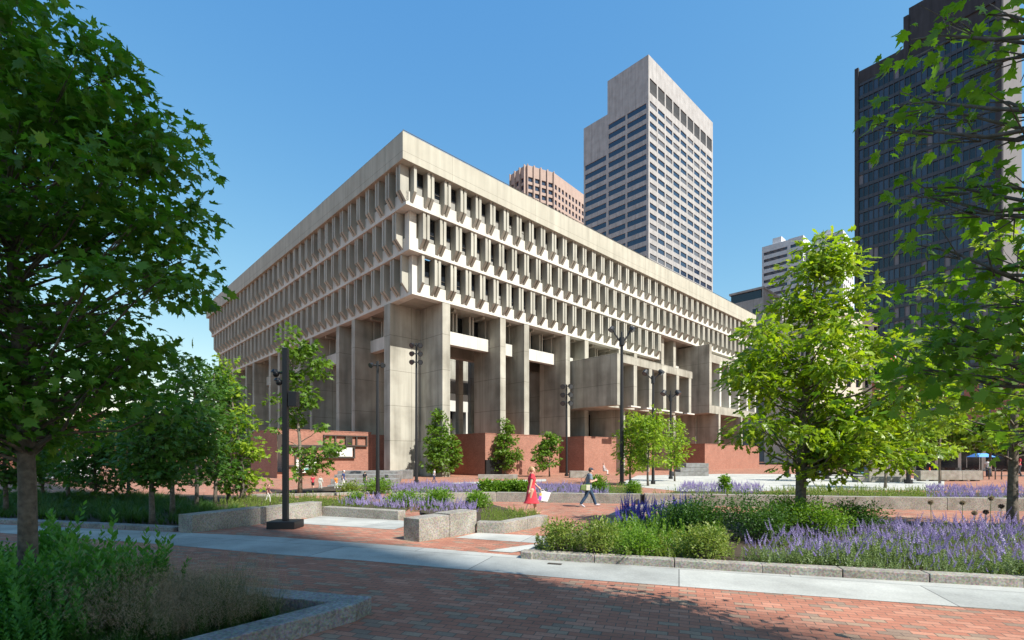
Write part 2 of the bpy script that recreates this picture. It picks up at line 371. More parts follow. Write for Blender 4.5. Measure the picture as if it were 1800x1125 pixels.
# soil in the beds
sheet('soil', gp((930, 979), (1340, 1004), (1800, 1029), (2200, 1052), (2300, 935), (1800, 925), (1540, 918), (1200, 900), (1075, 918)), M['soil'], .05)
sheet('soil', [P0+db*.2+dk*.1, P0+db*5.4+dk*.1, P0+db*5.4+dk*4, P0+db*.2+dk*4], M['soil'], .06)
sheet('soil', gp((-500, 889), (0, 916), (304, 930), (338, 928), (566, 902), (700, 908), (720, 895), (700, 885), (440, 872), (200, 868), (-500, 862)), M['soil'], .03)
sheet('soil', gp((740, 905), (835, 925), (887, 932), (955, 920), (900, 900), (860, 888), (740, 887)), M['soil'], .08)
sheet('soil', gp((690, 881), (872, 879), (1127, 882), (1127, 862), (1000, 852), (690, 852)), M['soil'], .10)
sheet('soil', gp((1134, 884), (1240, 885), (1537, 891), (1800, 895), (2000, 897), (2000, 872), (1600, 868), (1190, 866)), M['soil'], .10)
sheet('soil', gp((440, 870), (590, 866), (700, 862), (700, 856), (600, 856)), M['soil'], .10)
# ------------------------------------------------------------------ the concrete city hall
C0 = Vector((-11.02, 50, 0))
hall = empty('city_hall', C0, ANG, 'huge concrete hall with three stepped tiers of finned windows on tall piers', 'building')
camL = Matrix.Rotation(-ANG, 3, 'Z') @ (Vector((0, 0, CH))-C0)
def near_sorted(items, ctr, cl):
    return sorted(items, key=lambda it: (Vector(ctr(it))-cl).length)
LA, LB, T3 = 94.0, 80.0, 55.4
ZT = [32.0, 28.1, 24.0]; ZB = [28.1, 24.0, 19.7]; FD = [1.0, 2.0, 3.0]; FF = [.3, 1.15, 2.15]
PITCH, PW, FW = 2.2, .85, .33
# parapet ring
def ring(mb, d, wd, z0, z1, la=LA, lb=LB):
    mb.box(d, la, d, d+wd, z0, z1); mb.box(d, d+wd, d+wd, lb, z0, z1)
    mb.box(la-wd, la, d+wd, lb, z0, z1); mb.box(d+wd, la-wd, lb-wd, lb, z0, z1)
mb = MB(); ring(mb, 0, 3.4, 32.0, 34.8); mb.build('parapet', M['parapet'], hall, bevel=.03)
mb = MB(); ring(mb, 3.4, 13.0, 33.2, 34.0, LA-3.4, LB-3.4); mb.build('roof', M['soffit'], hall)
mb = MB(); mb.box(.12, .18, .12, 20, 34.8, 34.95)
for i in range(2, 46): mb.box(i*2.0, i*2.0+.05, .15, .2, 34.8, 35.0+.0)
mb.box(.12, LA-.2, .14, .19, 34.98, 35.03); mb.build('roof_rail', M['bronze'], hall)
def m_r(a0, a1, d0, d1, z0, z1): return (a0, a1, d0, d1, z0, z1)
def m_l(a0, a1, d0, d1, z0, z1): return (d0, d1, a0, a1, z0, z1)
def prof(mb, side, a0, a1, pts):
    """extrude a (depth, height) outline along the facade"""
    if side == 'r': bt = [(a0, d, z) for d, z in pts]; tp = [(a1, d, z) for d, z in pts]
    else: bt = [(d, a0, z) for d, z in pts]; tp = [(d, a1, z) for d, z in pts]
    mb.hexa(bt, tp)
fins = []; wins = []
for side, Lx in (('r', LA), ('l', LB)):
    mp = m_r if side == 'r' else m_l
    for t in range(3):
        end = T3 if (side == 'r' and t == 2) else Lx-.4*t
        fd, zb, zt, gd = FD[t], ZB[t], ZT[t], FD[t]+.2
        a_start = fd if side == 'r' else fd+1.0
        mb = MB()
        mb.box(*mp(a_start, end, fd, fd+1.0, zb, zb+1.45)); mb.build('spandrel', M['precast_white'], hall, bevel=.02)
        # corner post
        if side == 'r' and t > 0:
            mb = MB(); mb.box(fd+.01, fd+.9, fd+.01, fd+.9, zb+1.45, zt); mb.build('corner_post', M['precast_white'], hall)
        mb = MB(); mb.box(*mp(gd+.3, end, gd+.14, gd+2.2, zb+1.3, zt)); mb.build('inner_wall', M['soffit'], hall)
        k0 = -1 if t == 0 else 0
        for k in range(k0, 60):
            a = 3.2+PITCH*k
            if a+PW > end-.3: break
            half = (t == 0 and k == -1) or (t == 2 and k == 0)
            if side == 'l' and t == 0 and k == -1: half = False
            fins.append((side, t, a, half, end))
            w0, w1 = a+PW, min(a+PITCH, end-.2)
            wins.append((side, t, w0, w1))
def fin_mesh(mb, it):
    side, t, a, half, end = it; fd, zb, zt, ff, gd = FD[t], ZB[t], ZT[t], FF[t], FD[t]+.32
    def P(f): return [(f, zt), (gd, zt), (gd, zb+.5), (fd+.02, zb+.3), (f, zb+1.25-.0*(f-ff))]
    if not half: prof(mb, side, a, a+FW, P(ff))
    prof(mb, side, a+PW-FW, a+PW, P(ff))
    if not half: prof(mb, side, a+FW, a+PW-FW, [(ff+.16, zt-.35), (gd, zt-.35), (gd, zb+.6), (fd+.05, zb+.5), (ff+.16, zb+1.4)])
def win_mesh(mb, it):
    side, t, a0, a1 = it; mp = m_r if side == 'r' else m_l; zb, zt, gd = ZB[t], ZT[t], FD[t]+.2
    mb.cur = 0; mb.box(*mp(a0, a1, gd+.03, gd+.1, zb+1.45, zt))
def frame_mesh(mb, it, i=0):
    side, t, a0, a1 = it; mp = m_r if side == 'r' else m_l; zb, zt, gd = ZB[t], ZT[t], FD[t]+.2
    mb.box(*mp(a0, a1, gd-.03, gd+.04, zb+1.45, zb+1.57)); mb.box(*mp(a0, a0+.07, gd-.03, gd+.04, zb+1.57, zt)); mb.box(*mp(a1-.07, a1, gd-.03, gd+.04, zb+1.57, zt))
    mb.box(*mp(a0+.07, a1-.07, gd-.03, gd+.04, zb+2.35, zb+2.42))
def blind_mesh(mb, it, h):
    side, t, a0, a1 = it; mp = m_r if side == 'r' else m_l; zb, zt, gd = ZB[t], ZT[t], FD[t]+.2
    mb.box(*mp(a0+.09, a1-.09, gd-.0, gd+.02, zb+1.57, zb+1.57+h))
def cpos(it): return (it[2], FD[it[1]], 28) if it[0] == 'r' else (FD[it[1]], it[2], 28)
fins = near_sorted(fins, cpos, camL); wins = near_sorted(wins, cpos, camL)
for it in fins[:100]:
    mb = MB(); fin_mesh(mb, it); mb.build('window_fin', M['precast'], hall)
mb = MB()
for it in fins[100:]: fin_mesh(mb, it)
tag(mb.build('window_fin', M['precast'], hall), kind='stuff')
hs = [.78 if random.random() < .6 else random.choice([.4, 1.2, .78]) for _ in wins]
for it, h in zip(wins[:100], hs):
    mb = MB(); win_mesh(mb, it); wobj = mb.build('window', M['glass'], hall)
    mb = MB(); frame_mesh(mb, it); mb.build('frame', M['bronze'], wobj)
    mb = MB(); blind_mesh(mb, it, h); mb.build('blind', M['glass_pale'], wobj)
mb = MB()
for it, h in zip(wins[100:], hs[100:]):
    mb.cur = 0; win_mesh(mb, it); mb.cur = 1; frame_mesh(mb, it); mb.cur = 2; blind_mesh(mb, it, h)
tag(mb.build('window', [M['glass'], M['bronze'], M['glass_pale']], hall), kind='stuff')
# soffit slabs
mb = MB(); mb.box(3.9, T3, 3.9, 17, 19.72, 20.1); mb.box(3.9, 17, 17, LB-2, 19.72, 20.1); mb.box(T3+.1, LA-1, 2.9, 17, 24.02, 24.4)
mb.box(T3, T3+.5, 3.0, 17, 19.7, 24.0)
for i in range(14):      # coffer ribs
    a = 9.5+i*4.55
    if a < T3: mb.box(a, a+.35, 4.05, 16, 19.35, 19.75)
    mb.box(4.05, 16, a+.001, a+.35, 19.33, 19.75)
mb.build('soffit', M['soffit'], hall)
# piers
def pier(a0, a1, b0, b1, z1, z0=-.6): 
    mb = MB(); mb.box(a0, a1, b0, b1, z0, z1); mb.build('pier', M['concrete'], hall, bevel=.03)
pier(2.96, 7.1, 7.6, 9.0, 19.74); pier(7.1, 8.2, 3.04, 9.2, 19.74)
RP = [16.15, 20.5, 29.15, 33.6, 42.7, 47.3, 56.4, 60.9, 70, 74.6, 83.7, 88.2]
for a in RP: pier(a, a+.95, 3.05, 8.3, 19.74 if a < T3 else 24.04)
LP = [16.6, 21.2, 30.3, 34.85, 44.0, 48.5, 57.6, 62.1, 71.2, 75.8]
for b in LP: pier(3.05, 8.3, b, b+.95, 19.74)
for a, b in ((22.6, 20), (30, 26), (40, 22)): pier(a, a+.9, b, b+.9, 19.7)
# beams with the recessed windows above
def bay(side, a0, a1, zt, zb):
    mp = m_r if side == 'r' else m_l
    mb = MB(); mb.box(*mp(a0, a1, 5.25, 6.1, zb, zb+1.6)); mb.build('beam', M['precast_white'], hall, bevel=.02)
    mb = MB(); mb.box(*mp(a0, a1, 7.05, 7.15, zb+1.5, zt)); w_ = mb.build('window', M['glass'], hall)
    mb = MB(); mb.box(*mp(a0, a1, 6.1, 7.05, zb+1.3, zb+1.55)); mb.build('sill', M['precast'], w_)
    n = max(1, round((a1-a0)/2.5)); mb = MB()
    for i in range(n+1):
        c = a0+(a1-a0)*i/n
        for s in (-.38, .14):
            x0, x1 = max(a0, c+s), min(a1, c+s+.24)
            if x1 > x0+.02: mb.box(*mp(x0, x1, 5.6, 7.1, zb+1.6, zt))
    mb.build('window_fin', M['precast'], hall)
xs = [8.2]+RP
for x0, x1 in zip(xs, xs[1:]):
    a0 = x0+(.95 if x0 > 9 else 0)
    if a0 > 64: break
    if x0 < T3: bay('r', a0, x1, 19.74, 15.6)
    else: bay('r', a0, x1, 24.04, 18.6)
ys = [9.0]+LP
for y0, y1 in zip(ys, ys[1:]): bay('l', y0+(.95 if y0 > 9.5 else 0), y1, 19.74, 15.6)
# inner cores and courtyard wing
mb = MB(); mb.box(34, LA-2, 12.5, 26, -.6, 19.7); mb.box(9.5, 22, 31, LB-4, -.6, 19.7); mb.build('core_wall', M['concrete'], hall)
mb = MB()
for i in range(9): mb.box(35+i*6, 39.5+i*6, 12.4, 12.5, 4.7, 14.5)
for i in range(7): mb.box(9.4, 9.5, 33+i*6.2, 37.6+i*6.2, 4.7, 14.5)
mb.build('glazing', M['glass'], hall)
mb = MB(); mb.box(24, LA-6, 47.5, 60, -.6, 19.7); mb.build('core_wall', M['bronze'], hall)
mb = MB(); mb.box(17, LA-6, 49, 62, 19.7, 33.1); mb.box(16.5, LA-4, 17.2, 18.0, 19.7, 33.1); mb.build('court_wall', M['concrete'], hall)
mb = MB(); mb.box(24, LA-6, 46, 47, 12.2, 14.6); mb.box(24, LA-6, 46, 47, 5.2, 6.6)
for i in range(22): mb.box(24.5+i*2.9, 25.0+i*2.9, 46, 47.4, 6.6, 12.2); mb.box(25.4+i*2.9, 25.75+i*2.9, 46.1, 47.4, 6.6, 12.2)
mb.build('court_screen', M['precast_white'], hall)
mb = MB(); mb.box(20, 34, 28, 29.5, 13.5, 15.5); mb.box(9, 34, 12.5, 13.6, 15.9, 19.7); mb.build('bridge', M['soffit'], hall)
# council block projecting towards the plaza
S, FB = 30.8, -4.7
z0, z1 = 9.0, 16.15
mb = MB(); mb.box(S, S+1.0, FB, 8, z0, z1); mb.box(S+1.0, S+22, -.6, 8, z0+.0, z1-.02); mb.box(S+1.0, S+22, FB, -.6, z1-1.15, z1)
mb.box(S-.0+1.0, S+22, FB+2.4, -.6, z0, z0+.35); mb.build('council_block', M['concrete'], hall, bevel=.03)
for i in range(1, 6):
    mb = MB(); a = S+4.15*i
    mb.box(a, a+.85, FB+.02, -.6, z0-.02, z1-1.15); mb.build('block_fin', M['concrete'], hall, bevel=.02)
    mb = MB(); mb.box(a-1.6, a+.9, FB-.55, FB+.0, z0-.12, z0+.08); mb.build('block_ledge', M['precast_white'], hall)
mb = MB(); mb.box(S+1.0, S+22, -.75, -.6, z0+.6, z1-1.6); mb.build('glazing', M['glass'], hall)
# taller block further along
mb = MB(); S2 = 67.4
mb.box(S2, S2+1, -1.0, 8, 10.4, 23.8); mb.box(S2+1, S2+24, 3.2, 8, 10.4, 23.8); mb.box(S2+1, S2+24, -1.0, 3.2, 20.4, 22.0); mb.box(S2+1, S2+24, -1, 3.2, 10.4, 12.0)
mb.build('council_block', M['concrete'], hall, bevel=.03)
for i in range(1, 6):
    mb = MB(); a = S2+4.6*i; mb.box(a, a+.8, -.98, 3.2, 12.0, 20.4); mb.box(a-2.2, a-1.8, .3, 3.2, 12, 20.4); mb.build('block_fin', M['precast_white'], hall)
# piers under the blocks
for a in (S+6, S+13, S+20, S2+3, S2+14): pier(a, a+.8, -1.5, 4.5, z0 if a < 60 else 10.4)
# stained orange mesh on the upper tier
mb = MB(); mb.box(64.2, 65.6, .1, 2.0, 29.4, 31.2); 
# brick base
def bbox(a0, a1, b0, b1, z1, cope=True):
    mb = MB(); mb.box(a0, a1, b0, b1, -.8, z1); o = mb.build('brick_base', M['brick'], hall)
    if cope:
        mb = MB(); mb.box(a0-.04, a1+.04, b0-.04, b1+.04, z1, z1+.09); mb.build('coping', M['brick'], o)
bbox(12.7, 26.4, 2.0, 11.0, 4.7); bbox(28.9, 42.5, -.5, 9.0, 4.7); bbox(26.4, 28.9, 4.5, 11, 4.6)
bbox(45.2, 57, 1.0, 9.0, 4.6); bbox(42.5, 45.2, 3.0, 10, 4.5)
bbox(60.0, 86.0, -3.5, 6.5, 4.2); bbox(57.0, 60, 3, 9, 4.2); bbox(50, 84, 7, 16, 6.8)
bbox(9.4, 12.7, 8.5, 20, 4.7)
for a0, b0 in ((26.42, 4.4), (42.55, 2.9), (57.05, 2.9)):
    mb = MB(); mb.box(a0, a0+2.3, b0, b0+.08, -.6, 2.6); mb.build('doorway', M['glass'], hall)
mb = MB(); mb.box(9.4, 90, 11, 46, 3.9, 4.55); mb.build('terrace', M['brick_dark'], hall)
# left brick wing with framed panels
bb = 12.2
bbox(-8.0, 3.0, bb, bb+9, 4.8); bbox(3.0, 9, 12, 79, 4.6, False)
mb = MB(); mb.cur = 0
def panel(a0, a1, z0_, z1_): 
    mb.cur = 0; mb.box(a0, a1, bb-.28, bb, z0_, z0_+.16); mb.box(a0, a1, bb-.28, bb, z1_-.12, z1_)
    n = max(1, round((a1-a0)/1.3))
    for i in range(n+1):
        x = a0+(a1-a0-.16)*i/n; mb.box(x, x+.16, bb-.26, bb-.001, z0_+.16, z1_-.12)
panel(-7.6, -4.6, .8, 2.6); panel(-7.6, -.2, 2.9, 3.2); panel(-5.2, .8, 1.7, 3.0); panel(-3.0, 2.4, 3.1, 4.4)
mb.build('panel_frame', M['bronze'], hall)
mb = MB(); mb.box(-8.02, -6.9, bb-.2, bb-.01, .2, 4.3); mb.build('window', M['glass'], hall)
mb = MB(); mb.box(-2.4, -1.6, bb-.15, bb-.01, 1.86, 2.88); mb.build('window', M['glass'], hall)
mb = MB(); mb.box(-.4, .5, bb-.15, bb-.01, 3.26, 4.28); mb.build('window', M['glass'], hall)
M['poster'] = plain('printed_poster', (.62, .62, .58), .6)
mb = MB(); mb.box(-6.1, -3.9, bb-.34, bb-.28, .1, 1.6); po = mb.build('poster', M['poster'], hall)
mb = MB(); mb.tube([(-5.6, bb-.36, 1.1), (-5.5, bb-.36, 1.3), (-5.3, bb-.36, 1.2), (-5.45, bb-.36, 1.0), (-5.6, bb-.36, 1.1)], .035, 5); mb.box(-5.7, -5.3, bb-.36, bb-.34, .3, .42)
mb.build('print', cloth('poster_red', (.6, .12, .08)), po)
mb = MB(); mb.box(-5.2, -4.8, bb-.36, bb-.34, .25, .6); mb.box(-4.6, -4.2, bb-.36, bb-.34, .8, .9); mb.build('print', cloth('poster_teal', (.08, .4, .38)), po)
mb = MB(); mb.box(-1.5, .4, bb-.34, bb-.28, 1.9, 2.95); mb.build('poster', M['poster'], hall)
mb = MB(); mb.box(12.6, 15.2, 1.7, 1.98, -.5, 1.5); mb.build('service_door', M['black_metal'], hall)

# ------------------------------------------------------------------ towers
def wallholes(mb, side, c, depth, u0, u1, zz0, zz1, us, zs):
    """facade skin (x or y constant) with a grid of openings us x zs, with reveals"""
    def pt(u, z, d): return (u, c+d, z) if side == 'r' else (c+d, u, z)
    holes = [(a, b, e, f) for (a, b) in us for (e, f) in zs]
    ub = sorted({u0, u1, *[x for p in us for x in p]}); zbk = sorted({zz0, zz1, *[x for p in zs for x in p]})
    inu = lambda x: any(a < x < b for a, b in us); inz = lambda z: any(a < z < b for a, b in zs)
    for e, f in zip(zbk, zbk[1:]):
        if not inz((e+f)/2): mb.face([pt(u0, e, 0), pt(u1, e, 0), pt(u1, f, 0), pt(u0, f, 0)]); continue
        for a, b in zip(ub, ub[1:]):
            if not inu((a+b)/2): mb.face([pt(a, e, 0), pt(b, e, 0), pt(b, f, 0), pt(a, f, 0)])
    for a, b, e, f in holes:
        mb.face([pt(a, e, 0), pt(a, f, 0), pt(a, f, depth), pt(a, e, depth)]); mb.face([pt(b, e, 0), pt(b, f, 0), pt(b, f, depth), pt(b, e, depth)])
        mb.face([pt(a, e, 0), pt(b, e, 0), pt(b, e, depth), pt(a, e, depth)]); mb.face([pt(a, f, 0), pt(b, f, 0), pt(b, f, depth), pt(a, f, depth)])
def panes(root, lst, mats, cl, name='window'):
    """lst of (side, c, a, b, e, f, material index): the hundred nearest as parts, the rest as one"""
    def ctr(w_): return ((w_[2]+w_[3])/2, w_[1], (w_[4]+w_[5])/2) if w_[0] == 'r' else (w_[1], (w_[2]+w_[3])/2, (w_[4]+w_[5])/2)
    def app(w_): return -(w_[3]-w_[2])*(w_[5]-w_[4])/(Vector(ctr(w_))-cl).length_squared
    lst = sorted(lst, key=app)
    def put(mb, w_):
        s, c, a, b, e, f, mi = w_
        if s == 'r': mb.box(a, b, c, c+.08, e, f)
        else: mb.box(c, c+.08, a, b, e, f)
    for w_ in lst[:100]:
        mb = MB(); put(mb, w_); mb.build(name, mats[w_[6]], root)
    if lst[100:]:
        mb = MB()
        for w_ in lst[100:]: mb.cur = w_[6]; put(mb, w_)
        tag(mb.build(name, mats, root), kind='stuff')
def local_cam(loc, rz): return Matrix.Rotation(-rz, 3, 'Z') @ (Vector((0, 0, CH))-Vector(loc))
M['tower_stone'] = concrete('grey_stone', (.40, .39, .385), streak=.2, stain=.18, vj=3.2, jw=.08)
L0 = Vector((55.1, 200, 0))
t = empty('office_tower', L0, ANG, 'tall grey stone tower with stepped left shoulder and big openings under its top', 'tower')
cl = local_cam(L0, ANG); TH = 164.5; H2 = 150.2
us = [(1.0+i*6.42, 1.0+i*6.42+5.5) for i in range(9)]; zs = [(146.4-2.1-4.12*i, 146.4-4.12*i) for i in range(30)]+[(149.6, 155.6)]
mb = MB(); wallholes(mb, 'r', 0, .3, 0, 59, 0, TH, us, zs)
ul = [(1.0, 10.0), (10.9, 19.4)]; ul2 = [(20.6, 32.0)]
zl = [(145.4-2.2-4.12*i, 145.4-4.12*i) for i in range(30)]; zl2 = [(132.9-2.2-4.12*i, 132.9-4.12*i) for i in range(27)]
wallholes(mb, 'l', 0, .3, 0, 19.9, 0, TH, ul, zl); wallholes(mb, 'l', 0, .3, 19.9, 32.8, 0, H2, ul2, zl2)
mb.face([(0, 0, TH), (59, 0, TH), (59, 19.9, TH), (0, 19.9, TH)]); mb.face([(0, 19.9, H2), (59, 19.9, H2), (59, 32.8, H2), (0, 32.8, H2)])
mb.face([(0, 19.9, H2), (59, 19.9, H2), (59, 19.9, TH), (0, 19.9, TH)]); mb.face([(59, 0, 0), (59, 19.9, 0), (59, 19.9, TH), (59, 0, TH)]); mb.face([(59, 19.9, 0), (59, 32.8, 0), (59, 32.8, H2), (59, 19.9, H2)])
mb.face([(0, 32.8, 0), (59, 32.8, 0), (59, 32.8, H2), (0, 32.8, H2)])
mb.build('wall', M['tower_stone'], t)
lst = []
for a, b in us:
    for e, f in zs:
        if f > 50: lst.append(('r', .27, a, b, e, f, 2 if e > 149 else (0 if random.random() < .7 else 1)))
for a, b in ul:
    for e, f in zl: 
        if f > 60: lst.append(('l', .27, a, b, e, f, 0))
for a, b in ul2:
    for e, f in zl2:
        if f > 60: lst.append(('l', .27, a, b, e, f, 0))
panes(t, lst, [M['glass_blue'], plain('window_blinds_dim', (.12, .12, .13), .2), plain('louvre_void', (.02, .02, .022), .7)], cl)
mb = MB(); mb.box(.4, 12, 12, 12.2, TH, TH+.0); 
for i in range(9):
    mb.box(1.2+i*6.42, 1.2+i*6.42+5.1, .12, .26, 149.6, 151.4)
mb.build('louvre', M['bronze'], t)
mb = MB()
for i in range(6): mb.tube([(2, 20.5+i*2, H2), (2, 20.5+i*2, H2+1.3)], .12, 5)
mb.build('roof_mast', M['bronze'], t)

# pink faceted tower
D = 330
M['pink'] = concrete('pink_granite', (.38, .29, .25), streak=.08, stain=.1)
pA, pB, pC, pL = (899, D+12, 304), (925, D, 291), (972, D+9, 304), (1036, D+44, 352)
t = empty('office_tower', (W(925, D), D, 0), 0, 'pink faceted tower with ribbed bays peeking over the concrete roof', 'tower')
o = Vector((W(925, D), D, 0)); H = Z(291, D)
pts = [Vector((W(p, y), y, 0))-o for p, y, _ in (pA, pB, pC, pL)]
back = [pts[3]+Vector((10, 60, 0)), pts[0]+Vector((30, 70, 0))]
ringp = pts+back
mb = MB(); mb.hexa([(p.x, p.y, 0) for p in ringp], [(p.x, p.y, H-1.5) for p in ringp]); mb.build('core', M['bronze'], t)
mbw = MB(); mbp = []
def facet(p, q, n, floors, ribs, wf, hf, ph=5.0, top=H):
    d = (q-p); Ln = d.length; d.normalize(); nn = Vector((d.y, -d.x, 0))
    if nn.dot(-(p+o)) < 0: nn = -nn
    P = lambda s, z, e: tuple(p+d*s+nn*e+Vector((0, 0, z)))
    bw = Ln/n; zl_ = top-7.5-ph*floors
    def bx(m_, s0, s1, za, zb_, e0, e1):
        m_.hexa([P(s0, za, e0), P(s1, za, e0), P(s1, za, e1), P(s0, za, e1)], [P(s0, zb_, e0), P(s1, zb_, e0), P(s1, zb_, e1), P(s0, zb_, e1)])
    bx(mbw, 0, Ln, top-7.5, top, .0, .9)
    for i in range(n+1):
        ww = bw*(1-wf)/2; s0, s1 = max(0, i*bw-ww), min(Ln, i*bw+ww)
        bx(mbw, s0, s1, zl_, top-7.5, .0, .9)
        if ribs: bx(mbw, max(0, i*bw-.5), min(Ln, i*bw+.5), zl_, top+.3, .9, 1.9)
    for j in range(floors):
        za = top-7.5-ph*(j+1)
        for i in range(n):
            s0, s1 = i*bw+bw*(1-wf)/2, (i+1)*bw-bw*(1-wf)/2
            bx(mbw, s0, s1, za, za+ph*(1-hf), .0, .85)
            mbp.append((P, s0, s1, za+ph*(1-hf), za+ph))
    bx(mbw, 0, Ln, 0, zl_, 0, .9)
facet(pts[0], pts[1], 3, 9, True, .7, .62)
facet(pts[1], pts[2], 4, 9, True, .72, .62)
facet(pts[2], pts[3], 11, 9, False, .56, .62, 5.2)
mbw.build('wall', M['pink'], t)
for P, s0, s1, za, zb_ in mbp[:100]:
    m2 = MB(); m2.hexa([P(s0, za, .05), P(s1, za, .05), P(s1, za, .12), P(s0, za, .12)], [P(s0, zb_, .05), P(s1, zb_, .05), P(s1, zb_, .12), P(s0, zb_, .12)])
    m2.build('window', M['glass_blue'], t)
m2 = MB()
for P, s0, s1, za, zb_ in mbp[100:]:
    m2.hexa([P(s0, za, .05), P(s1, za, .05), P(s1, za, .12), P(s0, za, .12)], [P(s0, zb_, .05), P(s1, zb_, .05), P(s1, zb_, .12), P(s0, zb_, .12)])
if m2.v: tag(m2.build('window', M['glass_blue'], t), kind='stuff')

# dark glass tower on the right
AR = math.atan2(.6265, .7795); D = 130
L1 = Vector((W(1757, D), D, 0))
t = empty('office_tower', L1, AR, 'very tall dark bronze office tower rising behind the leaves on the right', 'tower'); cl = local_cam(L1, AR)
M['dark_stone'] = concrete('dark_bronze_cladding', (.05, .052, .06), streak=.3, stain=.2)
M['dark_mull'] = plain('bronze_mullion', (.05, .053, .062), .45, metal=.3)
M['pale_clad'] = concrete('pale_cladding', (.15, .145, .15), streak=.1, stain=.1)
mb = MB(); mb.box(.3, 40, .3, 32, 0, 121.5); mb.box(.3, 40, .3, 19.6, 121.5, 129); mb.build('core', M['dark_stone'], t)
mb = MB(); mb.box(-.5, .7, -.5, .7, 0, 136); mb.box(-.5, .5, 19.0, 20.2, 118, 131); mb.box(-.5, .5, 31.5, 32.5, 0, 123.2); mb.box(-.15, .3, .7, 19.0, 122, 133); mb.box(-.15, .3, 20.2, 31.5, 118.2, 122); mb.build('corner_column', M['dark_stone'], t)
mb = MB(); mb.box(1.2, 40, -.3, .3, 0, 140); mb.box(1.0, 1.2, -.6, .3, 0, 138); mb.build('side_cladding', M['pale_clad'], t)
mb = MB()
NF, fh = 30, 3.95
for i in range(NF+1): mb.box(-.08, .3, .7, 31.5, 118.2-fh*i-1.0 if i else 117.4, 118.2-fh*i)
for i in range(24): mb.box(-.16, .2, .7+i*1.283, .7+i*1.283+.16, 0, 118.2)
mb.build('mullion', M['dark_mull'], t)
lst = []; dm = [M['glass'], plain('glass_tinted', (.03, .04, .07), .1, spec=.8), plain('glass_light_dots', (.17, .15, .16), .3)]  # last pane is pale: reflected light dots painted as colour, commoner low down
for i in range(NF):
    zt_ = 118.2-fh*i-1.0
    if zt_-fh+1 < 20: break
    for j in range(24):
        low = i > 12
        lst.append(('l', .21, .86+j*1.283, .86+j*1.283+1.12, zt_-fh+1.0, zt_, random.choices([0, 1, 2], [5, 4, 2.2 if low else .4])[0]))
panes(t, lst, dm, cl)

# pale towers behind the oak
M['white_clad'] = concrete('white_precast', (.62, .63, .66), streak=.06, stain=.08)
def slabblock(t, x0, y0, sx, sy, z1, bands, cl, wz0, pen=None, right=True, gap=.8):
    mb = MB(); us_ = [(y0+gap, y0+sy-gap)]; zs_ = [(wz0-3.4*i, wz0-3.4*i+1.5) for i in range(bands)]
    wallholes(mb, 'l', x0, .6, y0, y0+sy, 0, z1, us_, zs_)
    ur = [(x0+1+i*3.6, x0+1+i*3.6+2.2) for i in range(int((sx-2)/3.6))] if right else []
    wallholes(mb, 'r', y0, .6, x0, x0+sx, 0, z1, ur, zs_[1:]) if ur else mb.face([(x0, y0, 0), (x0+sx, y0, 0), (x0+sx, y0, z1), (x0, y0, z1)])
    mb.face([(x0, y0, z1), (x0+sx, y0, z1), (x0+sx, y0+sy, z1), (x0, y0+sy, z1)]); mb.face([(x0+sx, y0, 0), (x0+sx, y0+sy, 0), (x0+sx, y0+sy, z1), (x0+sx, y0, z1)]); mb.face([(x0, y0+sy, 0), (x0+sx, y0+sy, 0), (x0+sx, y0+sy, z1), (x0, y0+sy, z1)])
    if pen: mb.box(x0+2, x0+8, y0+pen[0], y0+pen[1], z1, z1+pen[2])
    mb.build('wall', M['white_clad'], t)
    return [('l', x0+.55, a, b, e, f, 0) for a, b in us_ for e, f in zs_]+[('r', y0+.55, a, b, e, f, 0) for a, b in ur for e, f in zs_[1:]]
for (c, y, top, sl, sr, lab, pen) in ((1387, 236, 421, 12.2, 14, 'farthest left of the pale striped towers behind the oak, topped by a small box', (4, 8, 3.5)),
                                 (1412, 228, 413, 6.2, 12, 'narrow pale tower with banded windows between two white towers', None),
                                 (1482, 220, 404, 12.2, 20, 'white striped tower with a bright sunlit edge next to the dark tower', (5, 9, 2.5))):
    L2 = Vector((W(c, y), y, 0)); t = empty('office_tower', L2, ANG, lab, 'tower'); cl = local_cam(L2, ANG)
    lst = slabblock(t, 0, 0, sr, sl, Z(top, y), 16, cl, Z(top, y)-4.5, pen, right=(c != 1387))
    panes(t, lst, [M['glass_blue']], cl)
y = 190; L2 = Vector((W(1342, y), y, 0)); t = empty('office_building', L2, ANG, 'low grey building with a dark top band just right of the concrete roof end', 'building')
zt_ = Z(503, y); mb = MB(); mb.box(0, 30, 0, 13, 0, zt_-4.2); mb.box(1, 29, 1, 12, zt_-4.2, zt_-.8); mb.box(-.2, 30, -.2, 13, zt_-.8, zt_)
mb.box(0, 30, 0, .5, zt_-4.2, zt_-.8); mb.build('wall', concrete('dull_grey_panels', (.36, .35, .34), streak=.15, vj=4, jw=.1), t)
mb = MB(); mb.box(.5, .6, 1.0, 12.5, zt_-4.1, zt_-.8); mb.build('window', M['glass'], t)
for j in range(3):
    mb = MB(); mb.box(-.05, .0, 2+j*3.6, 4+j*3.6, zt_-10, zt_-8); mb.build('window', M['glass'], t)
# beige stone building
y = 150; L2 = Vector((W(1565, y)-26, y-5, 0)); t = empty('stone_building', L2, R(14), 'cream stone office building with rows of square windows seen through the oak', 'building'); cl = local_cam(L2, R(14))
zt_ = Z(552, y); M['cream'] = concrete('cream_stone', (.58, .53, .44), streak=.08, stain=.1)
us = [(1.5+i*3.4, 3.1+i*3.4) for i in range(7)]; zs = [(zt_-6-4.1*i, zt_-3.7-4.1*i) for i in range(11)]
mb = MB(); wallholes(mb, 'r', 0, .5, 0, 26.5, 0, zt_, us, zs); mb.box(0, 26.5, .5, 20, 0, zt_-.1); mb.box(-.4, 26.9, -.5, 0, zt_-1.2, zt_); mb.build('wall', M['cream'], t)
panes(t, [('r', .4, a, b, e, f, 0) for a, b in us for e, f in zs], [M['glass']], cl)
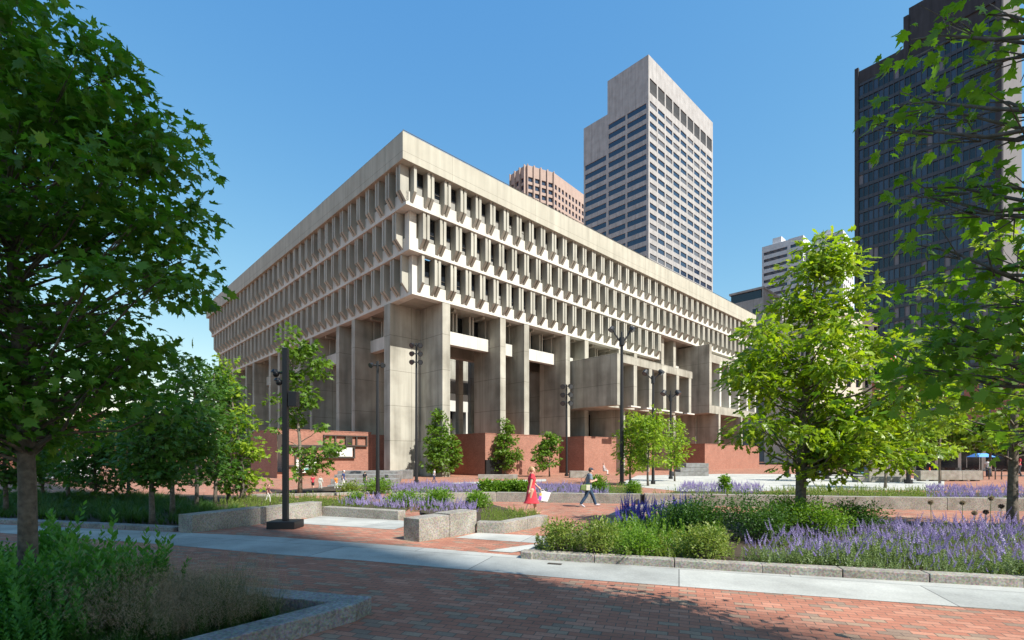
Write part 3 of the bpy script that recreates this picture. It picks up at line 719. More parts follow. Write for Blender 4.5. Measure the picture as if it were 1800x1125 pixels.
# red brick shops on the right
y = 72; L2 = Vector((W(1930, y), y, 0)); t = empty('brick_building', L2, ANG, 'old red brick building with a pale shopfront behind the right trees', 'building'); cl = local_cam(L2, ANG)
zt_ = 15.5; us = [(1.6+i*3.2, 3.0+i*3.2) for i in range(8)]; zs = [(5.4+3.4*i, 7.4+3.4*i) for i in range(3)]
mb = MB(); wallholes(mb, 'l', 0, .4, 0, 27, 4.2, zt_, us, zs); mb.box(.4, 25, .0, 27, 4.2, zt_-.1); mb.face([(0, 27, 4.2), (25, 27, 4.2), (25, 27, zt_), (0, 27, zt_)]); mb.build('wall', M['brick'], t)
panes(t, [('l', .3, a, b, e, f, 0) for a, b in us for e, f in zs], [M['glass_blue']], cl)
mb = MB(); mb.box(-.25, 25, 0, 27, 3.2, 4.2)
for i in range(10): mb.box(-.2, .4, i*2.95, i*2.95+.4, -.6, 3.2)
mb.build('shopfront', M['cream'], t)
mb = MB(); mb.box(.3, .5, 0, 27, -.6, 3.2); mb.build('shop_window', M['glass'], t)
mb = MB(); mb.box(-.3, 26, -.3, 27.3, zt_, zt_+.6); mb.build('cornice', M['cream'], t)
# far brick blocks left
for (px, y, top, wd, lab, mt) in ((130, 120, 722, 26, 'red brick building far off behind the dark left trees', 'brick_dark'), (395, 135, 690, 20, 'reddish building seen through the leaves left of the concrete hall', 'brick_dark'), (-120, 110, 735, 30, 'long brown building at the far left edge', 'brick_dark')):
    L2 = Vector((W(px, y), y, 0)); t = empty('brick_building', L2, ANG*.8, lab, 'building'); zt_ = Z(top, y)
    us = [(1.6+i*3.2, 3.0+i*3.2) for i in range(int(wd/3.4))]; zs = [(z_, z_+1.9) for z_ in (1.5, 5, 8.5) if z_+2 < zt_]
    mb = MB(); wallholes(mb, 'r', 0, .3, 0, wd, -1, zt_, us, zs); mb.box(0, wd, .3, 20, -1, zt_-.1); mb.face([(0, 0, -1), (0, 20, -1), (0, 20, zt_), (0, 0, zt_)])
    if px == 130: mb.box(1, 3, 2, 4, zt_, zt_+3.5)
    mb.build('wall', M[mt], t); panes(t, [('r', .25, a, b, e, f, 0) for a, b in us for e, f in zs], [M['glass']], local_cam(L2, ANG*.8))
# tall tower standing behind the camera: its shadow lies over the foreground
e0 = Vector((.2, 7.7, 0))+SUN*95
L2 = e0; rz = math.atan2(-.746, -.666)
t = empty('office_tower', L2, rz, 'tall slab tower standing behind the viewer across the street', 'tower')
mb = MB(); mb.box(0, 60, -12, 12, -1, 190); mb.build('wall', M['tower_stone'], t)
mb = MB()
for i in range(45): mb.box(1, 59, 12, 12.1, 4+i*4, 6+i*4)
mb.build('window', M['glass'], t)
# ------------------------------------------------------------------ trees
def leafshape(kind):
    if kind == 'maple':
        p = [(0, 0, 0), (.16, -.06, 0), (.40, .02, -.05), (.26, .18, 0), (.52, .42, -.08), (.30, .42, 0), (.26, .62, 0), (.12, .58, .01), (0, 1.0, -.08)]
        p = p+[(-x, y, z) for x, y, z in p[-2:0:-1]]
    elif kind == 'maple_s':
        p = [(0, 0, 0), (.4, .0, -.05), (.2, .25, 0), (.5, .5, -.06), (.18, .6, 0), (0, 1.0, -.06)]
        p = p+[(-x, y, z) for x, y, z in p[-2:0:-1]]
    elif kind == 'oak':
        p = [(0, 0, .0), (.13, .2, 0), (.07, .32, 0), (.25, .48, -.03), (.13, .58, 0), (.25, .76, -.04), (.09, .82, 0), (0, 1, -.06)]
        p = p+[(-x, y, z) for x, y, z in p[-2:0:-1]]
    else: p = [(0, 0, 0), (.25, .35, 0), (.2, .7, -.03), (0, 1, -.08), (-.2, .7, -.03), (-.25, .35, 0)]
    p = np.array(p, float)
    c = np.array([[0, .4, .05]])
    n = len(p)
    return np.vstack([p, c]), np.array([[i, (i+1) % n, n] for i in range(n)])
def leaves(name, centers, per, sig, size, kind, mat, parent, droop=.35, upw=.9, flat=.55, outc=None):
    tv, tf = leafshape(kind)
    c = np.repeat(np.asarray(centers), per, axis=0); N = len(c)
    off = rng.normal(0, 1, (N, 3)); off = off/np.maximum(np.linalg.norm(off, axis=1, keepdims=True), 1e-6)*(rng.random((N, 1))**.5)*1.5
    sg = np.repeat(np.asarray(sig), per)[:, None] if hasattr(sig, '__len__') else sig
    off = off*sg*np.array([1, 1, flat]); pos = c+off
    d = norm(off*np.array([1, 1, .6])+rng.normal(0, .5*np.mean(sg), (N, 3))); d[:, 2] -= droop; d = norm(d)
    n = rng.normal(0, .55, (N, 3)); n[:, 2] += upw
    rot = frames(d, n); rot[:, :, 0] *= rng.uniform(.6, 1.15, N)[:, None]; rot[:, :, 2] *= rng.uniform(-1.5, 2.5, N)[:, None]; v, f = scat(tv, tf, rot, pos, size*rng.uniform(.65, 1.2, N))
    return uni(name, v, f, mat, parent)
def prof_at(rows, y):
    for a, b in zip(rows, rows[1:]):
        if a[0] <= y <= b[0]:
            t = (y-a[0])/max(1e-6, b[0]-a[0]); return a[1]+(b[1]-a[1])*t, a[2]+(b[2]-a[2])*t
    return rows[-1][1:]
def tree(label, base, rows, ncl, per, sig, lsize, kind, mat, tr=.1, bark='bark', clear=.3, depth=.8, group='trees in the plaza', name='tree', limbs=None, droop=.35, lean=0, extra_v=None, shell=.55, topx=None, flat=.55):
    """base: ground pixel or point; rows: crown outline (height row, left, right) measured at the tree's distance"""
    b = G(*base) if len(base) == 2 else Vector(base); Y = b.y
    t = empty(name, b, 0, label, 'tree', group)
    ys = [r[0] for r in rows]; y0, y1 = ys[0], ys[-1]
    cl = []
    while len(cl) < ncl:
        y = random.uniform(y0, y1); l, r = prof_at(rows, y); hw = (r-l)/2
        if random.random() > hw/max((q[2]-q[1])/2 for q in rows)+.06: continue
        rr = random.random()**shell; a = random.uniform(0, 2*math.pi)
        w_ = hw/F*Y-sig*.3; w_ = max(w_, .02)
        cl.append((W((l+r)/2, Y)+w_*rr*math.cos(a)-b.x, w_*depth*rr*math.sin(a), Z(y, Y)-b.z+random.uniform(-.1, .1)*sig))
    cl = np.array(cl)
    ztop = Z(y0, Y)-b.z; zbot = Z(y1, Y)-b.z
    tx = (W(topx if topx else (rows[0][1]+rows[0][2])/2, Y)-b.x)
    mb = MB(); H = ztop*.93; n = 9; tp = []
    for i in range(n+1):
        s = i/n; tp.append(Vector((tx*max(0, (s-.25)/.75)**1.3+math.sin(s*5+b.x)*tr*.35*(s > 0), math.cos(s*4+b.x)*tr*.35*s, H*s-.05*(i == 0))))
    mb.tube(tp, [tr*(1.25 if i == 0 else 1)*(1-.9*(i/n)**1.1)+.006 for i in range(n+1)], 10 if tr > .07 else 7)
    if limbs is None: limbs = 1
    lo = max(zbot*.95, clear)
    for k, c in enumerate(cl):
        c = Vector(c); hd = math.hypot(c.x, c.y)
        za = max(lo*random.uniform(.85, 1.05), min(c.z-hd*random.uniform(.35, .9), H*.93)); s = min(.98, za/H)
        i = min(n-1, int(s*n)); p = tp[i].lerp(tp[i+1], s*n-i); r0 = tr*(1-.9*s**1.1)*random.uniform(.22, .42)+.004
        q = p.lerp(c, .5)+Vector((random.uniform(-.08, .08)*hd, random.uniform(-.08, .08)*hd, -.05*hd))
        mb.tube([p, p.lerp(q, .5)+Vector((0, 0, .02*hd)), q, q.lerp(c, .6)+Vector((0, 0, .03*hd)), c], [r0, r0*.8, r0*.55, r0*.35, .004], 5, cap=False)
        for _ in range(2):
            e = c+Vector((random.uniform(-.8, .8)*sig, random.uniform(-.8, .8)*sig, random.uniform(-.3, .4)*sig)); mb.tube([q.lerp(c, .6), c.lerp(e, .4), e], [r0*.3, r0*.2, .003], 4, cap=False)
    mb.build('trunk', M[bark], t, smooth=True)
    leaves('crown', cl, per, sig*rng.uniform(.7, 1.25, len(cl)), lsize, kind, M[mat], t, droop=droop, flat=flat)
    return t
TG = 'trees in the plaza'
tree('big dark leafed maple with a thick smooth trunk in the shaded front left bed', (44, 1088),
     [(-40, -60, 60), (0, -130, 60), (72, -180, 60), (80, -180, 250), (130, -220, 285), (200, -240, 290), (300, -260, 335), (400, -270, 352), (500, -270, 378), (630, -260, 380), (700, -250, 368), (745, -180, 230), (765, -120, 120)],
     160, 96, .34, .128, 'maple', 'maple', tr=.088, depth=.72, clear=1.6, shell=.6, topx=0)
tree('bright green oak with a broad crown in the front right bed', (1405, 942),
     [(425, 1435, 1475), (470, 1400, 1500), (540, 1320, 1540), (590, 1265, 1535), (640, 1235, 1560), (665, 1235, 1630), (700, 1260, 1655), (755, 1262, 1660), (795, 1262, 1615), (822, 1290, 1560)],
     100, 84, .35, .24, 'oak', 'oak', tr=.12, depth=.75, clear=1.4, shell=.65, topx=1440)
tree('dim green tree with pale trunk at the right edge beside dried round flowers', (1780, 938),
     [(400, 1720, 1850), (450, 1680, 1900), (530, 1620, 1990), (600, 1590, 2050), (680, 1600, 2080), (740, 1640, 2060), (790, 1700, 1980)],
     62, 50, .38, .2, 'maple', 'honey', tr=.105, depth=.7, clear=1.5, shell=.65, topx=1790)
tree('slim lit maple just right of the black camera pole', (527, 868),
     [(570, 500, 514), (592, 490, 535), (612, 478, 585), (650, 505, 590), (678, 520, 575), (700, 480, 590), (740, 475, 592), (765, 480, 600), (800, 500, 615), (835, 505, 590)],
     52, 34, .42, .30, 'maple_s', 'maple_lit', tr=.11, bark='bark_pale', depth=.8, clear=1.5, topx=508)
tree('bright yellow green tree at the left end of the concrete hall', (425, 884),
     [(622, 385, 410), (660, 370, 425), (700, 355, 455), (760, 345, 468), (820, 350, 465), (862, 365, 450)],
     50, 44, .40, .2, 'maple_s', 'honey', tr=.08, depth=.8, clear=.8)
tree('young dense tree standing before the corner pier', (775, 838),
     [(722, 766, 782), (750, 752, 795), (785, 744, 806), (812, 738, 813), (830, 750, 795)],
     90, 46, .5, .38, 'maple_s', 'maple_lit', tr=.12, depth=.9, clear=1.2, shell=.45)
tree('young tree before the sunlit brick wall, left one of two', (888, 836),
     [(738, 881, 895), (765, 872, 906), (785, 862, 912), (806, 848, 922), (824, 858, 912)],
     66, 34, .48, .36, 'maple_s', 'maple_lit', tr=.09, depth=.9, clear=1.2, shell=.42)
tree('smallest young tree behind the person in the red dress', (966, 838),
     [(755, 963, 976), (778, 950, 984), (798, 937, 992), (816, 930, 996), (826, 940, 986)],
     56, 30, .46, .34, 'maple_s', 'maple_lit', tr=.08, depth=.9, clear=1.2, shell=.42)
tree('leftmost tree of the bright clump behind the tallest forked lamp', (1108, 852),
     [(716, 1102, 1124), (745, 1090, 1138), (780, 1080, 1142), (815, 1078, 1138), (838, 1086, 1120)], 44, 40, .5, .36, 'oak', 'honey', tr=.09, depth=.9, clear=1.0)
tree('middle tree of the bright clump behind the forked lamps', (1139, 854),
     [(722, 1128, 1158), (750, 1118, 1172), (790, 1112, 1178), (818, 1116, 1172)], 44, 40, .5, .36, 'oak', 'honey', tr=.08, depth=.9, clear=1.6)
tree('rightmost tree of the bright clump by the stacked stone seats', (1186, 846),
     [(735, 1176, 1198), (765, 1164, 1210), (800, 1160, 1212), (820, 1168, 1200)], 34, 34, .5, .36, 'oak', 'honey', tr=.07, depth=.9, clear=1.6)
for px, py, x0, x1, yt, yb, lab in ((1430, 846, 1395, 1478, 742, 812, 'thin staked tree behind the oak trunk, on white paving'),
        (1556, 858, 1500, 1610, 700, 815, 'thin pale trunked tree right of the oak before the long stone bench'),
        (1652, 850, 1596, 1712, 650, 812, 'small bright tree before the right hand stone bench'),
        (1480, 842, 1450, 1540, 748, 808, 'thin tree beside the parked cars')):
    m_ = (x0+x1)/2; tree(lab, (px, py), [(yt, m_-8, m_+8), (yt*.7+yb*.3, m_-(m_-x0)*.8, m_+(m_-x0)*.7), (yt*.35+yb*.65, x0, x1), (yb, m_-(m_-x0)*.6, m_+(m_-x0)*.6)], 40, 34, .5, .34, 'maple_s', 'honey', tr=.08, bark='bark_pale', depth=.9, clear=1.4)
# shaded grove on the left
gl = [(10, 905, -60, 75, 690, 850, 'grove tree at the far left edge behind the big maple trunk'), (268, 925, 215, 330, 700, 850, 'pale trunked grove tree nearest the grey kerb end'),
      (303, 912, 250, 372, 640, 820, 'dark grove tree behind the left end of the long granite wall'), (168, 888, 105, 230, 745, 872, 'low bushy grove tree under the big maple'),
      (120, 882, 60, 180, 700, 850, 'bright topped grove tree before the far brick block'), (345, 896, 285, 400, 622, 850, 'leaning thin grove tree behind the granite wall'),
      (378, 888, 325, 430, 640, 855, 'slender grove tree right of the leaning one'), (75, 878, 30, 130, 720, 848, 'grove tree between the edge and the bright topped one'),
      (225, 880, 180, 290, 680, 850, 'blue green grove tree in the middle of the shade'), (402, 882, 355, 440, 645, 850, 'thin grove tree beside the bright yellow green one')]
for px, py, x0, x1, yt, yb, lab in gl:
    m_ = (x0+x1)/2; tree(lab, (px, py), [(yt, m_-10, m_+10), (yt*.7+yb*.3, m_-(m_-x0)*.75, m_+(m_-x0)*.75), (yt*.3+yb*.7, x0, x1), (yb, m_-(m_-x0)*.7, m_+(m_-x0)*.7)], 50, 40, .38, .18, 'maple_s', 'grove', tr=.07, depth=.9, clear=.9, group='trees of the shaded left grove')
# far trees
for i, (px, Y, hw, h, lab) in enumerate(((60, 75, 7, 8, 'far tree left of the dark brick block'), (215, 80, 8, 9, 'far tree right of the dark brick block'), (330, 85, 7, 8, 'far tree beside the left end of the hall'), (-60, 70, 8, 9, 'far tree beyond the left picture edge'),
                                   (1640, 62, 5, 7, 'far tree before the brick shops, left one'), (1740, 58, 4, 6.5, 'far tree before the brick shops, middle one'))):
    pw = hw/Y*F; yt = 804-(h-CH)/Y*F; x = W(px, Y)
    tree(lab, (x, Y, gz(Y)), [(yt, px-pw*.2, px+pw*.2), (yt+40*.4*h/Y*12, px-pw*.8, px+pw*.8), (804-(1.5)/Y*F, px-pw*.8, px+pw*.8)], 60, 34, 1.1, .6, 'plain', 'maple_lit', tr=.18, depth=.9, clear=1.5, group='far trees')
# overhanging maple whose trunk stands outside the frame on the right
ov = [(1790, 40, 4.4), (1720, 25, 4.5), (1660, 70, 4.5), (1602, 70, 4.6), (1690, 130, 4.4), (1640, 200, 4.6), (1575, 185, 4.7), (1740, 180, 4.3), (1760, 110, 4.4), (1560, 235, 4.7), (1665, 250, 4.6),
      (1700, 330, 4.4), (1620, 330, 4.6), (1640, 380, 4.6), (1595, 345, 4.7), (1610, 430, 4.7), (1750, 260, 4.2), (1780, 330, 4.1), (1740, 390, 4.5), (1690, 470, 4.8), (1770, 470, 4.3), (1790, 200, 4.0),
      (1720, 540, 5.2), (1650, 560, 5.6), (1780, 560, 4.8), (1690, 610, 5.4), (1620, 600, 5.9), (1760, 640, 5.0), (1800, 700, 4.8), (1700, 660, 5.6), (1830, 420, 4.2), (1850, 560, 4.6), (1850, 120, 4.2), (1870, 260, 4.0), (1860, 0, 4.3), (1600, 650, 6.2), (1790, 770, 5.2)]
ov = [(p_, q_, min(d_, 5.55/(.746+.666*(p_-900)/F))) for p_, q_, d_ in ov if p_ < 1835]
b = Vector((5.2, 2.6, 0)); t = empty('tree', b, 0, 'overhanging maple at the top right whose trunk is out of frame', 'tree', TG)
mb = MB(); tp = [Vector((0, 0, -.1)), Vector((-.05, .05, 1.2)), Vector((-.1, 0, 2.4)), Vector((-.25, .1, 3.6)), Vector((-.4, 0, 5.2)), Vector((-.5, 0, 7.0))]
mb.tube(tp, [.15, .13, .115, .09, .06, .02], 10); cl = []
groups = {}
for px, py, Y in ov:
    c = Vector((W(px, Y), Y, Z(py, Y)))-b; cl.append(c); groups.setdefault(min(4, max(0, int((py)/140))), []).append(c)
for g, cs in groups.items():
    m_ = sum(cs, Vector())/len(cs); st = tp[2].lerp(tp[4], .85-.19*g) if g < 4 else tp[2]
    hub = st.lerp(m_, .55)+Vector((0, 0, -.25)); mb.tube([st, st.lerp(hub, .5)+Vector((0, 0, -.08)), hub], [.04, .03, .022], 7, cap=False)
    for c in cs:
        q = hub.lerp(c, .5)+Vector((random.uniform(-.1, .1), random.uniform(-.1, .1), random.uniform(-.12, 0))); mb.tube([hub, q, q.lerp(c, .6)+Vector((0, 0, .04)), c], [.022, .015, .010, .005], 6, cap=False)
        for _ in range(3):
            e = c+Vector((random.gauss(0, .16), random.gauss(0, .16), random.gauss(.02, .1))); mb.tube([q.lerp(c, .5), e], [.007, .003], 4, cap=False)
mb.build('trunk', M['bark'], t, smooth=True)
M['maple_over'] = leafy('overhanging_leaves', [(.07, .17, .012), (.10, .22, .014), (.13, .26, .018), (.08, .19, .014)], .48)
cla = np.array(cl); up = cla[:, 2] > 1.9
leaves('crown', cla, 15, .17, .125, 'maple', M['maple_over'], t, droop=.6, flat=.8)
low = cla[22:31]; leaves('crown', np.vstack([low+rng.normal(0, .3, low.shape) for _ in range(3)]), 20, .3, .12, 'maple', M['maple_over'], t, droop=.5, flat=.6)

# ------------------------------------------------------------------ planting
def inpoly(P, poly):
    x, y = P[:, 0], P[:, 1]; ins = np.zeros(len(P), bool); n = len(poly)
    for i in range(n):
        x0, y0 = poly[i][:2]; x1, y1 = poly[(i+1) % n][:2]
        c = ((y0 > y) != (y1 > y)) & (x < (x1-x0)*(y-y0)/((y1-y0)+1e-12)+x0); ins ^= c
    return ins
def sample(poly, n, base=.05):
    poly = [tuple(p)[:2] for p in poly]; a = np.array(poly); lo, hi = a.min(0), a.max(0); out = []
    cnt = 0
    while cnt < n:
        P = rng.uniform(lo, hi, (n*3, 2)); P = P[inpoly(P, poly)]; out.append(P); cnt += len(P)
    P = np.vstack(out)[:n]; z = -K*(np.clip(P[:, 1], 10, 40)-10)+base
    return np.column_stack([P, z])
def quadstrip(pts, w):
    """thin blade as quads"""
    v = []; f = []
    for i, p in enumerate(pts):
        ww = w*(1-i/(len(pts)-.6)); v += [(p[0]-ww, p[1], p[2]), (p[0]+ww, p[1], p[2])]
    for i in range(len(pts)-1): f.append((2*i, 2*i+1, 2*i+3, 2*i+2))
    return v, f
def tmpl(parts):
    V = []; Fq = []; Mi = []
    for v, f, m in parts:
        n = len(V); V += v; Fq += [tuple(i+n for i in q) for q in f]; Mi += [m]*len(f)
    return np.array(V, float), np.array(Fq), np.array(Mi)
def leafq(o, d, L, w, up):
    d = Vector(d).normalized(); s = d.cross(Vector(up)).normalized(); o = Vector(o)
    return [tuple(o), tuple(o+d*L*.5+s*w), tuple(o+d*L), tuple(o+d*L*.5-s*w)], [(0, 1, 2, 3)]
def sprig(h, n, L, w, ang=.7, seed=0, flower=0, fl_from=.55, fl_w=.012):
    r = random.Random(seed); ps = [(*quadstrip([(0, 0, 0), (0, 0, h*.5), (0, 0, h*(.97))], .004), 0)]
    for i in range(n):
        z = h*(.12+.88*i/n) if not flower else h*(.05+.55*i/n); a = i*2.4+r.random(); k = ang*(1.15-.6*i/n)
        d = (math.cos(a)*math.sin(k), math.sin(a)*math.sin(k), math.cos(k)); ll = L*(1-.45*i/n)*r.uniform(.8, 1.2)
        ps.append((*leafq((0, 0, z), d, ll, w*ll/L, (math.cos(a+.3), math.sin(a+.3), -1.2)), 0))
    for i in range(flower):
        z = h*(fl_from+(1-fl_from)*i/flower); a = i*2.4+r.random()*.8; k = r.uniform(.5, 1.2); rr = fl_w*(1.15-.75*i/flower)
        d = (math.cos(a)*math.sin(k), math.sin(a)*math.sin(k), math.cos(k))
        ps.append((*leafq((0, 0, z), d, rr*2.4, rr*.8, (math.sin(a), -math.cos(a), .3)), 1))
    return tmpl(ps)
def tuft(n, h, w, spread, seed=0, head=0):
    r = random.Random(seed); ps = []
    for i in range(n):
        a = r.uniform(0, 6.283); k = r.uniform(.05, spread); hh = h*r.uniform(.6, 1.1); c, s = math.cos(a), math.sin(a)
        pts = []
        for j in range(4):
            q = j/3; x = hh*q*math.sin(k*q*1.4); pts.append((x, 0, hh*q*math.cos(k*q*1.1)))
        v, f = quadstrip([(0, 0, 0)]*4, w); v = []
        for j, p in enumerate(pts):
            ww = w*(1-j/3.3); v += [(p[0]*c-ww*s, p[0]*s+ww*c, p[2]), (p[0]*c+ww*s, p[0]*s-ww*c, p[2])]
        ps.append((v, f, 0))
        if i < head:
            p = pts[-1]
            for q in range(14):
                u = r.uniform(-.35, .06)*h; o = (p[0]*c+r.gauss(0, .02), p[0]*s+r.gauss(0, .02), p[2]+u)
                ps.append((*leafq(o, (r.gauss(0, 1), r.gauss(0, 1), 1.2), r.uniform(.02, .05), .0014, (r.random(), r.random(), .1)), 1))
    return tmpl(ps)
def planting(name, label, cat, poly, n, variants, mats, base=.05, tilt=.15, smin=.7, smax=1.15, kind='stuff', pos=None):
    P = sample(poly, n, base) if pos is None else pos
    V = []; Fs = []; Ms = []; off = 0; ks = rng.integers(0, len(variants), len(P))
    clump = .82+.34*np.sin(P[:, 0]*2.1+1)*np.sin(P[:, 1]*2.7+P[:, 0]*.6)+.14*np.sin(P[:, 0]*6.3+2*np.sin(P[:, 1]*4))
    if cat == 'flowers': keep = rng.random(len(P)) < .72+.5*np.sin(P[:, 0]*3.7+np.sin(P[:, 1]*3))*np.sin(P[:, 1]*4.1+.7*P[:, 0]); P = P[keep]; ks = ks[keep]; clump = clump[keep]
    for k, (tv, tf, tm) in enumerate(variants):
        m_ = ks == k; q = P[m_]
        if not len(q): continue
        v, f = scat(tv, tf, yaws(len(q), tilt), q, rng.uniform(smin, smax, len(q))*(clump[m_] if kind == 'stuff' else 1)); V.append(v); Fs.append(f+off); off += len(v); Ms.append(np.tile(tm, len(q)))
    o = uni(name, np.vstack(V), np.vstack(Fs), mats, None, np.concatenate(Ms)); tag(o, label, cat, kind=kind); return o
leafyv = lambda h, n=16, L=.07, w=.014, **k: [sprig(h*s, n, L, w, seed=i, **k) for i, s in enumerate((.85, 1, 1.12))]
# front left bed (shade)
BP = lambda u, w_: P0+db*u+dk*w_
M['sprig_shade'] = leafy('lush_perennial_leaves', [(.06, .19, .03), (.085, .24, .04), (.11, .29, .05)], .38)
planting('perennials', 'lush upright green perennials around the big maple trunk', 'plants', [BP(2.0, .2), BP(5.3, .1), BP(5.3, 4.5), BP(1.0, 4.5), BP(1.0, 1.5)], 3300, leafyv(.76, 36, .115, .027, ang=1.0), [M['sprig_shade']], .05, .2, .65, 1.15)
planting('ornamental_grass', 'wispy brown headed ornamental grass along the thick front left kerb', 'grass', [BP(.5, .42), BP(2.1, .32), BP(1.2, 1.5), BP(.55, 1.5)], 170, [tuft(46, .68, .0024, .6, i, 46) for i in range(3)], [M['grass'], M['straw']], .05, .1)
planting('grass', 'dark green grass inside the corner of the shaded front kerb', 'grass', [BP(.42, .36), BP(2.2, .34), BP(1.6, 1.8), BP(.42, 1.9)], 380, [tuft(40, .30, .004, .9, i) for i in range(3)], [M['grass']], .05, .1)
# left back bed
planting('grass', 'tall shaded grass under the left grove', 'grass', gp((-400, 893), (0, 914), (304, 929), (330, 922), (420, 905), (300, 878), (0, 870), (-300, 866)), 4200, [tuft(22, .48, .012, .8, i) for i in range(3)], [M['grass']], .02, .12)
planting('perennials', 'sunlit low plants behind the long granite wall', 'plants', gp((420, 905), (566, 901), (640, 893), (600, 880), (440, 880), (380, 888)), 900, leafyv(.35, 14, .08, .02), [M['sprig_yellow']], .03)
# centre bed
cat = [sprig(.42*s, 12, .05, .012, seed=i, flower=26, fl_from=.45, fl_w=.017, ang=1.1) for i, s in enumerate((.8, 1, 1.15, .95))]
planting('catmint', 'strip of purple catmint between the round green bushes in the centre bed', 'flowers', gp((600, 896), (700, 904), (835, 912), (838, 893), (700, 884), (600, 884)), 1100, cat, [M['silver'], M['purple']], .05, .25)
planting('perennials', 'yellow green plants behind the short low wall', 'plants', gp((842, 931), (887, 934), (950, 920), (935, 907), (850, 905)), 420, leafyv(.3, 16, .06, .014), [M['sprig_yellow']], .08, .3)
# second row bed behind the straight wall
planting('catmint', 'purple catmint on top of the straight wall left of the clipped hedge bushes', 'flowers', gp((690, 879), (845, 877), (845, 862), (740, 858), (690, 864)), 1500, cat, [M['silver'], M['purple']], .2, .25)
planting('catmint', 'purple catmint behind the two walkers', 'flowers', gp((925, 878), (1072, 880), (1068, 862), (925, 860)), 1400, cat, [M['silver'], M['purple']], .15, .25)
planting('perennials', 'yellow green grassy plants at the right end of the straight wall by the lamp', 'plants', gp((1068, 881), (1127, 882), (1127, 862), (1060, 862)), 350, leafyv(.45, 16, .09, .016), [M['sprig_yellow']], .1, .3)
planting('ground_cover', 'low bright green cover at the foot of the hedge bushes', 'plants', gp((690, 880), (925, 880), (925, 877), (690, 877)), 500, leafyv(.16, 12, .06, .02), [M['shrub']], .12, .3)
# right middle bed
planting('catmint', 'purple catmint patch behind the right wall beside the white paving', 'flowers', gp((1190, 878), (1340, 880), (1335, 862), (1200, 860)), 1300, cat, [M['silver'], M['purple']], .2, .25)
planting('perennials', 'long yellow green planting behind the right hand wall', 'plants', gp((1136, 883), (1340, 885), (1537, 890), (1640, 892), (1630, 870), (1380, 864), (1340, 876), (1180, 877)), 1700, leafyv(.4, 14, .1, .018, ang=.6), [M['sprig_yellow']], .1, .3)
planting('catmint', 'deep purple catmint behind the right end of the far wall', 'flowers', gp((1630, 892), (1800, 895), (1960, 896), (1960, 870), (1630, 866)), 2200, cat, [M['silver'], M['purple']], .2, .25)
# front right bed
cat2 = [sprig(.52*s, 26, .05, .015, seed=10+i, flower=36, fl_from=.58, fl_w=.0125, ang=1.15) for i, s in enumerate((.7, .9, 1.05, 1.2))]
planting('catmint', 'big mass of purple catmint above the long front right kerb', 'flowers', gp((1290, 996), (1340, 1000), (1800, 1027), (2200, 1050), (2250, 965), (1800, 945), (1560, 935), (1400, 950)), 4200, cat2, [M['silver'], M['purple']], .05, .36, .45, 1.1)
planting('catmint_leaves', 'grey green catmint foliage spilling at the front right kerb', 'plants', gp((1290, 997), (1340, 1001), (1800, 1028), (2200, 1051), (2200, 1016), (1800, 997), (1400, 976)), 2000, leafyv(.3, 22, .05, .015, ang=1.2), [M['silver']], .05, .4)
M['violet'] = leafy('violet_flowers', [(.10, .08, .42), (.14, .11, .5), (.18, .14, .55)], .3, tcol=(1.1, 1.1, 1.4))
planting('salvia', 'deep blue violet flowers at the back left corner of the front right bed', 'flowers', gp((1080, 935), (1220, 938), (1215, 908), (1100, 910)), 520, [sprig(.62*s, 18, .06, .014, seed=30+i, flower=46, fl_from=.4, fl_w=.017, ang=.9) for i, s in enumerate((.8, 1, 1.1))], [M['shrub_dark_shade'], M['violet']], .08, .2)
planting('perennials', 'yellow green leafy plants at the pointed left end of the front right bed', 'plants', gp((935, 977), (1120, 988), (1290, 998), (1280, 965), (1100, 955), (975, 958)), 620, leafyv(.40, 30, .085, .022, ang=1.1)+leafyv(.26, 22, .06, .03, ang=1.4), [M['sprig_yellow']], .05, .3, .35, 1.15)
planting('perennials', 'mid green plants in front of the dark bushes in the front right bed', 'plants', gp((1040, 965), (1270, 975), (1270, 945), (1080, 938)), 420, leafyv(.42, 26, .08, .02, ang=.9), [M['shrub']], .05, .25, .6, 1.2)
# bushes as single things
def bush(px, py, wpx, top, mat, label, n=900, L=.06, kind='plain', grp='round green bushes', base=.05, asp=.8):
    b = G(px, py); Y = b.y; rx = wpx/2/F*Y; h = Z(top, Y)-b.z
    t = empty('bush', b, 0, label, 'bush', grp)
    mb = MB()
    c = []
    for i in range(16):
        a = random.uniform(0, 6.283); k = random.random()**.6; z = h*random.uniform(.3, .82)
        rr = rx*k*math.sqrt(max(.05, 1-((z/h-.45)/.6)**2))*.8; p = (rr*math.cos(a), rr*asp*math.sin(a), z); c.append(p)
        mb.tube([(p[0]*.15, p[1]*.15, -.02), (p[0]*.5, p[1]*.5, z*.5), p], [.012, .008, .003], 4, cap=False)
    mb.build('stem', M['bark'], t)
    leaves('foliage', np.array(c), int(n*1.7)//16, rx*.36+.05, L*1.08, kind, M[mat], t, droop=-.25, upw=.7, flat=.75)
    return t
for px, py, w_, top, lab in ((985, 978, 66, 916, 'upright yellow green bush at the pointed left tip of the catmint bed'), (1045, 982, 70, 908, 'tallest yellow green bush at the left end of the catmint bed'), (1120, 985, 90, 938, 'mid green bush in front of the blue violet flowers by the kerb'), (1235, 990, 80, 926, 'yellow green bush at the left edge of the catmint mass')):
    bush(px, py, w_, top, 'sprig_yellow' if px != 1120 else 'shrub', lab, 1300, .05, grp='bushes along the front right kerb')
bush(712, 892, 56, 869, 'shrub', 'round bright bush in the centre bed, nearest the big bench block corner', 1300, .085)
bush(776, 896, 62, 861, 'shrub', 'largest round bright bush in the centre bed, before the straight wall', 1500, .085)
bush(846, 896, 46, 866, 'shrub', 'round bright bush just behind the tall end of the bench block', 1200, .085)
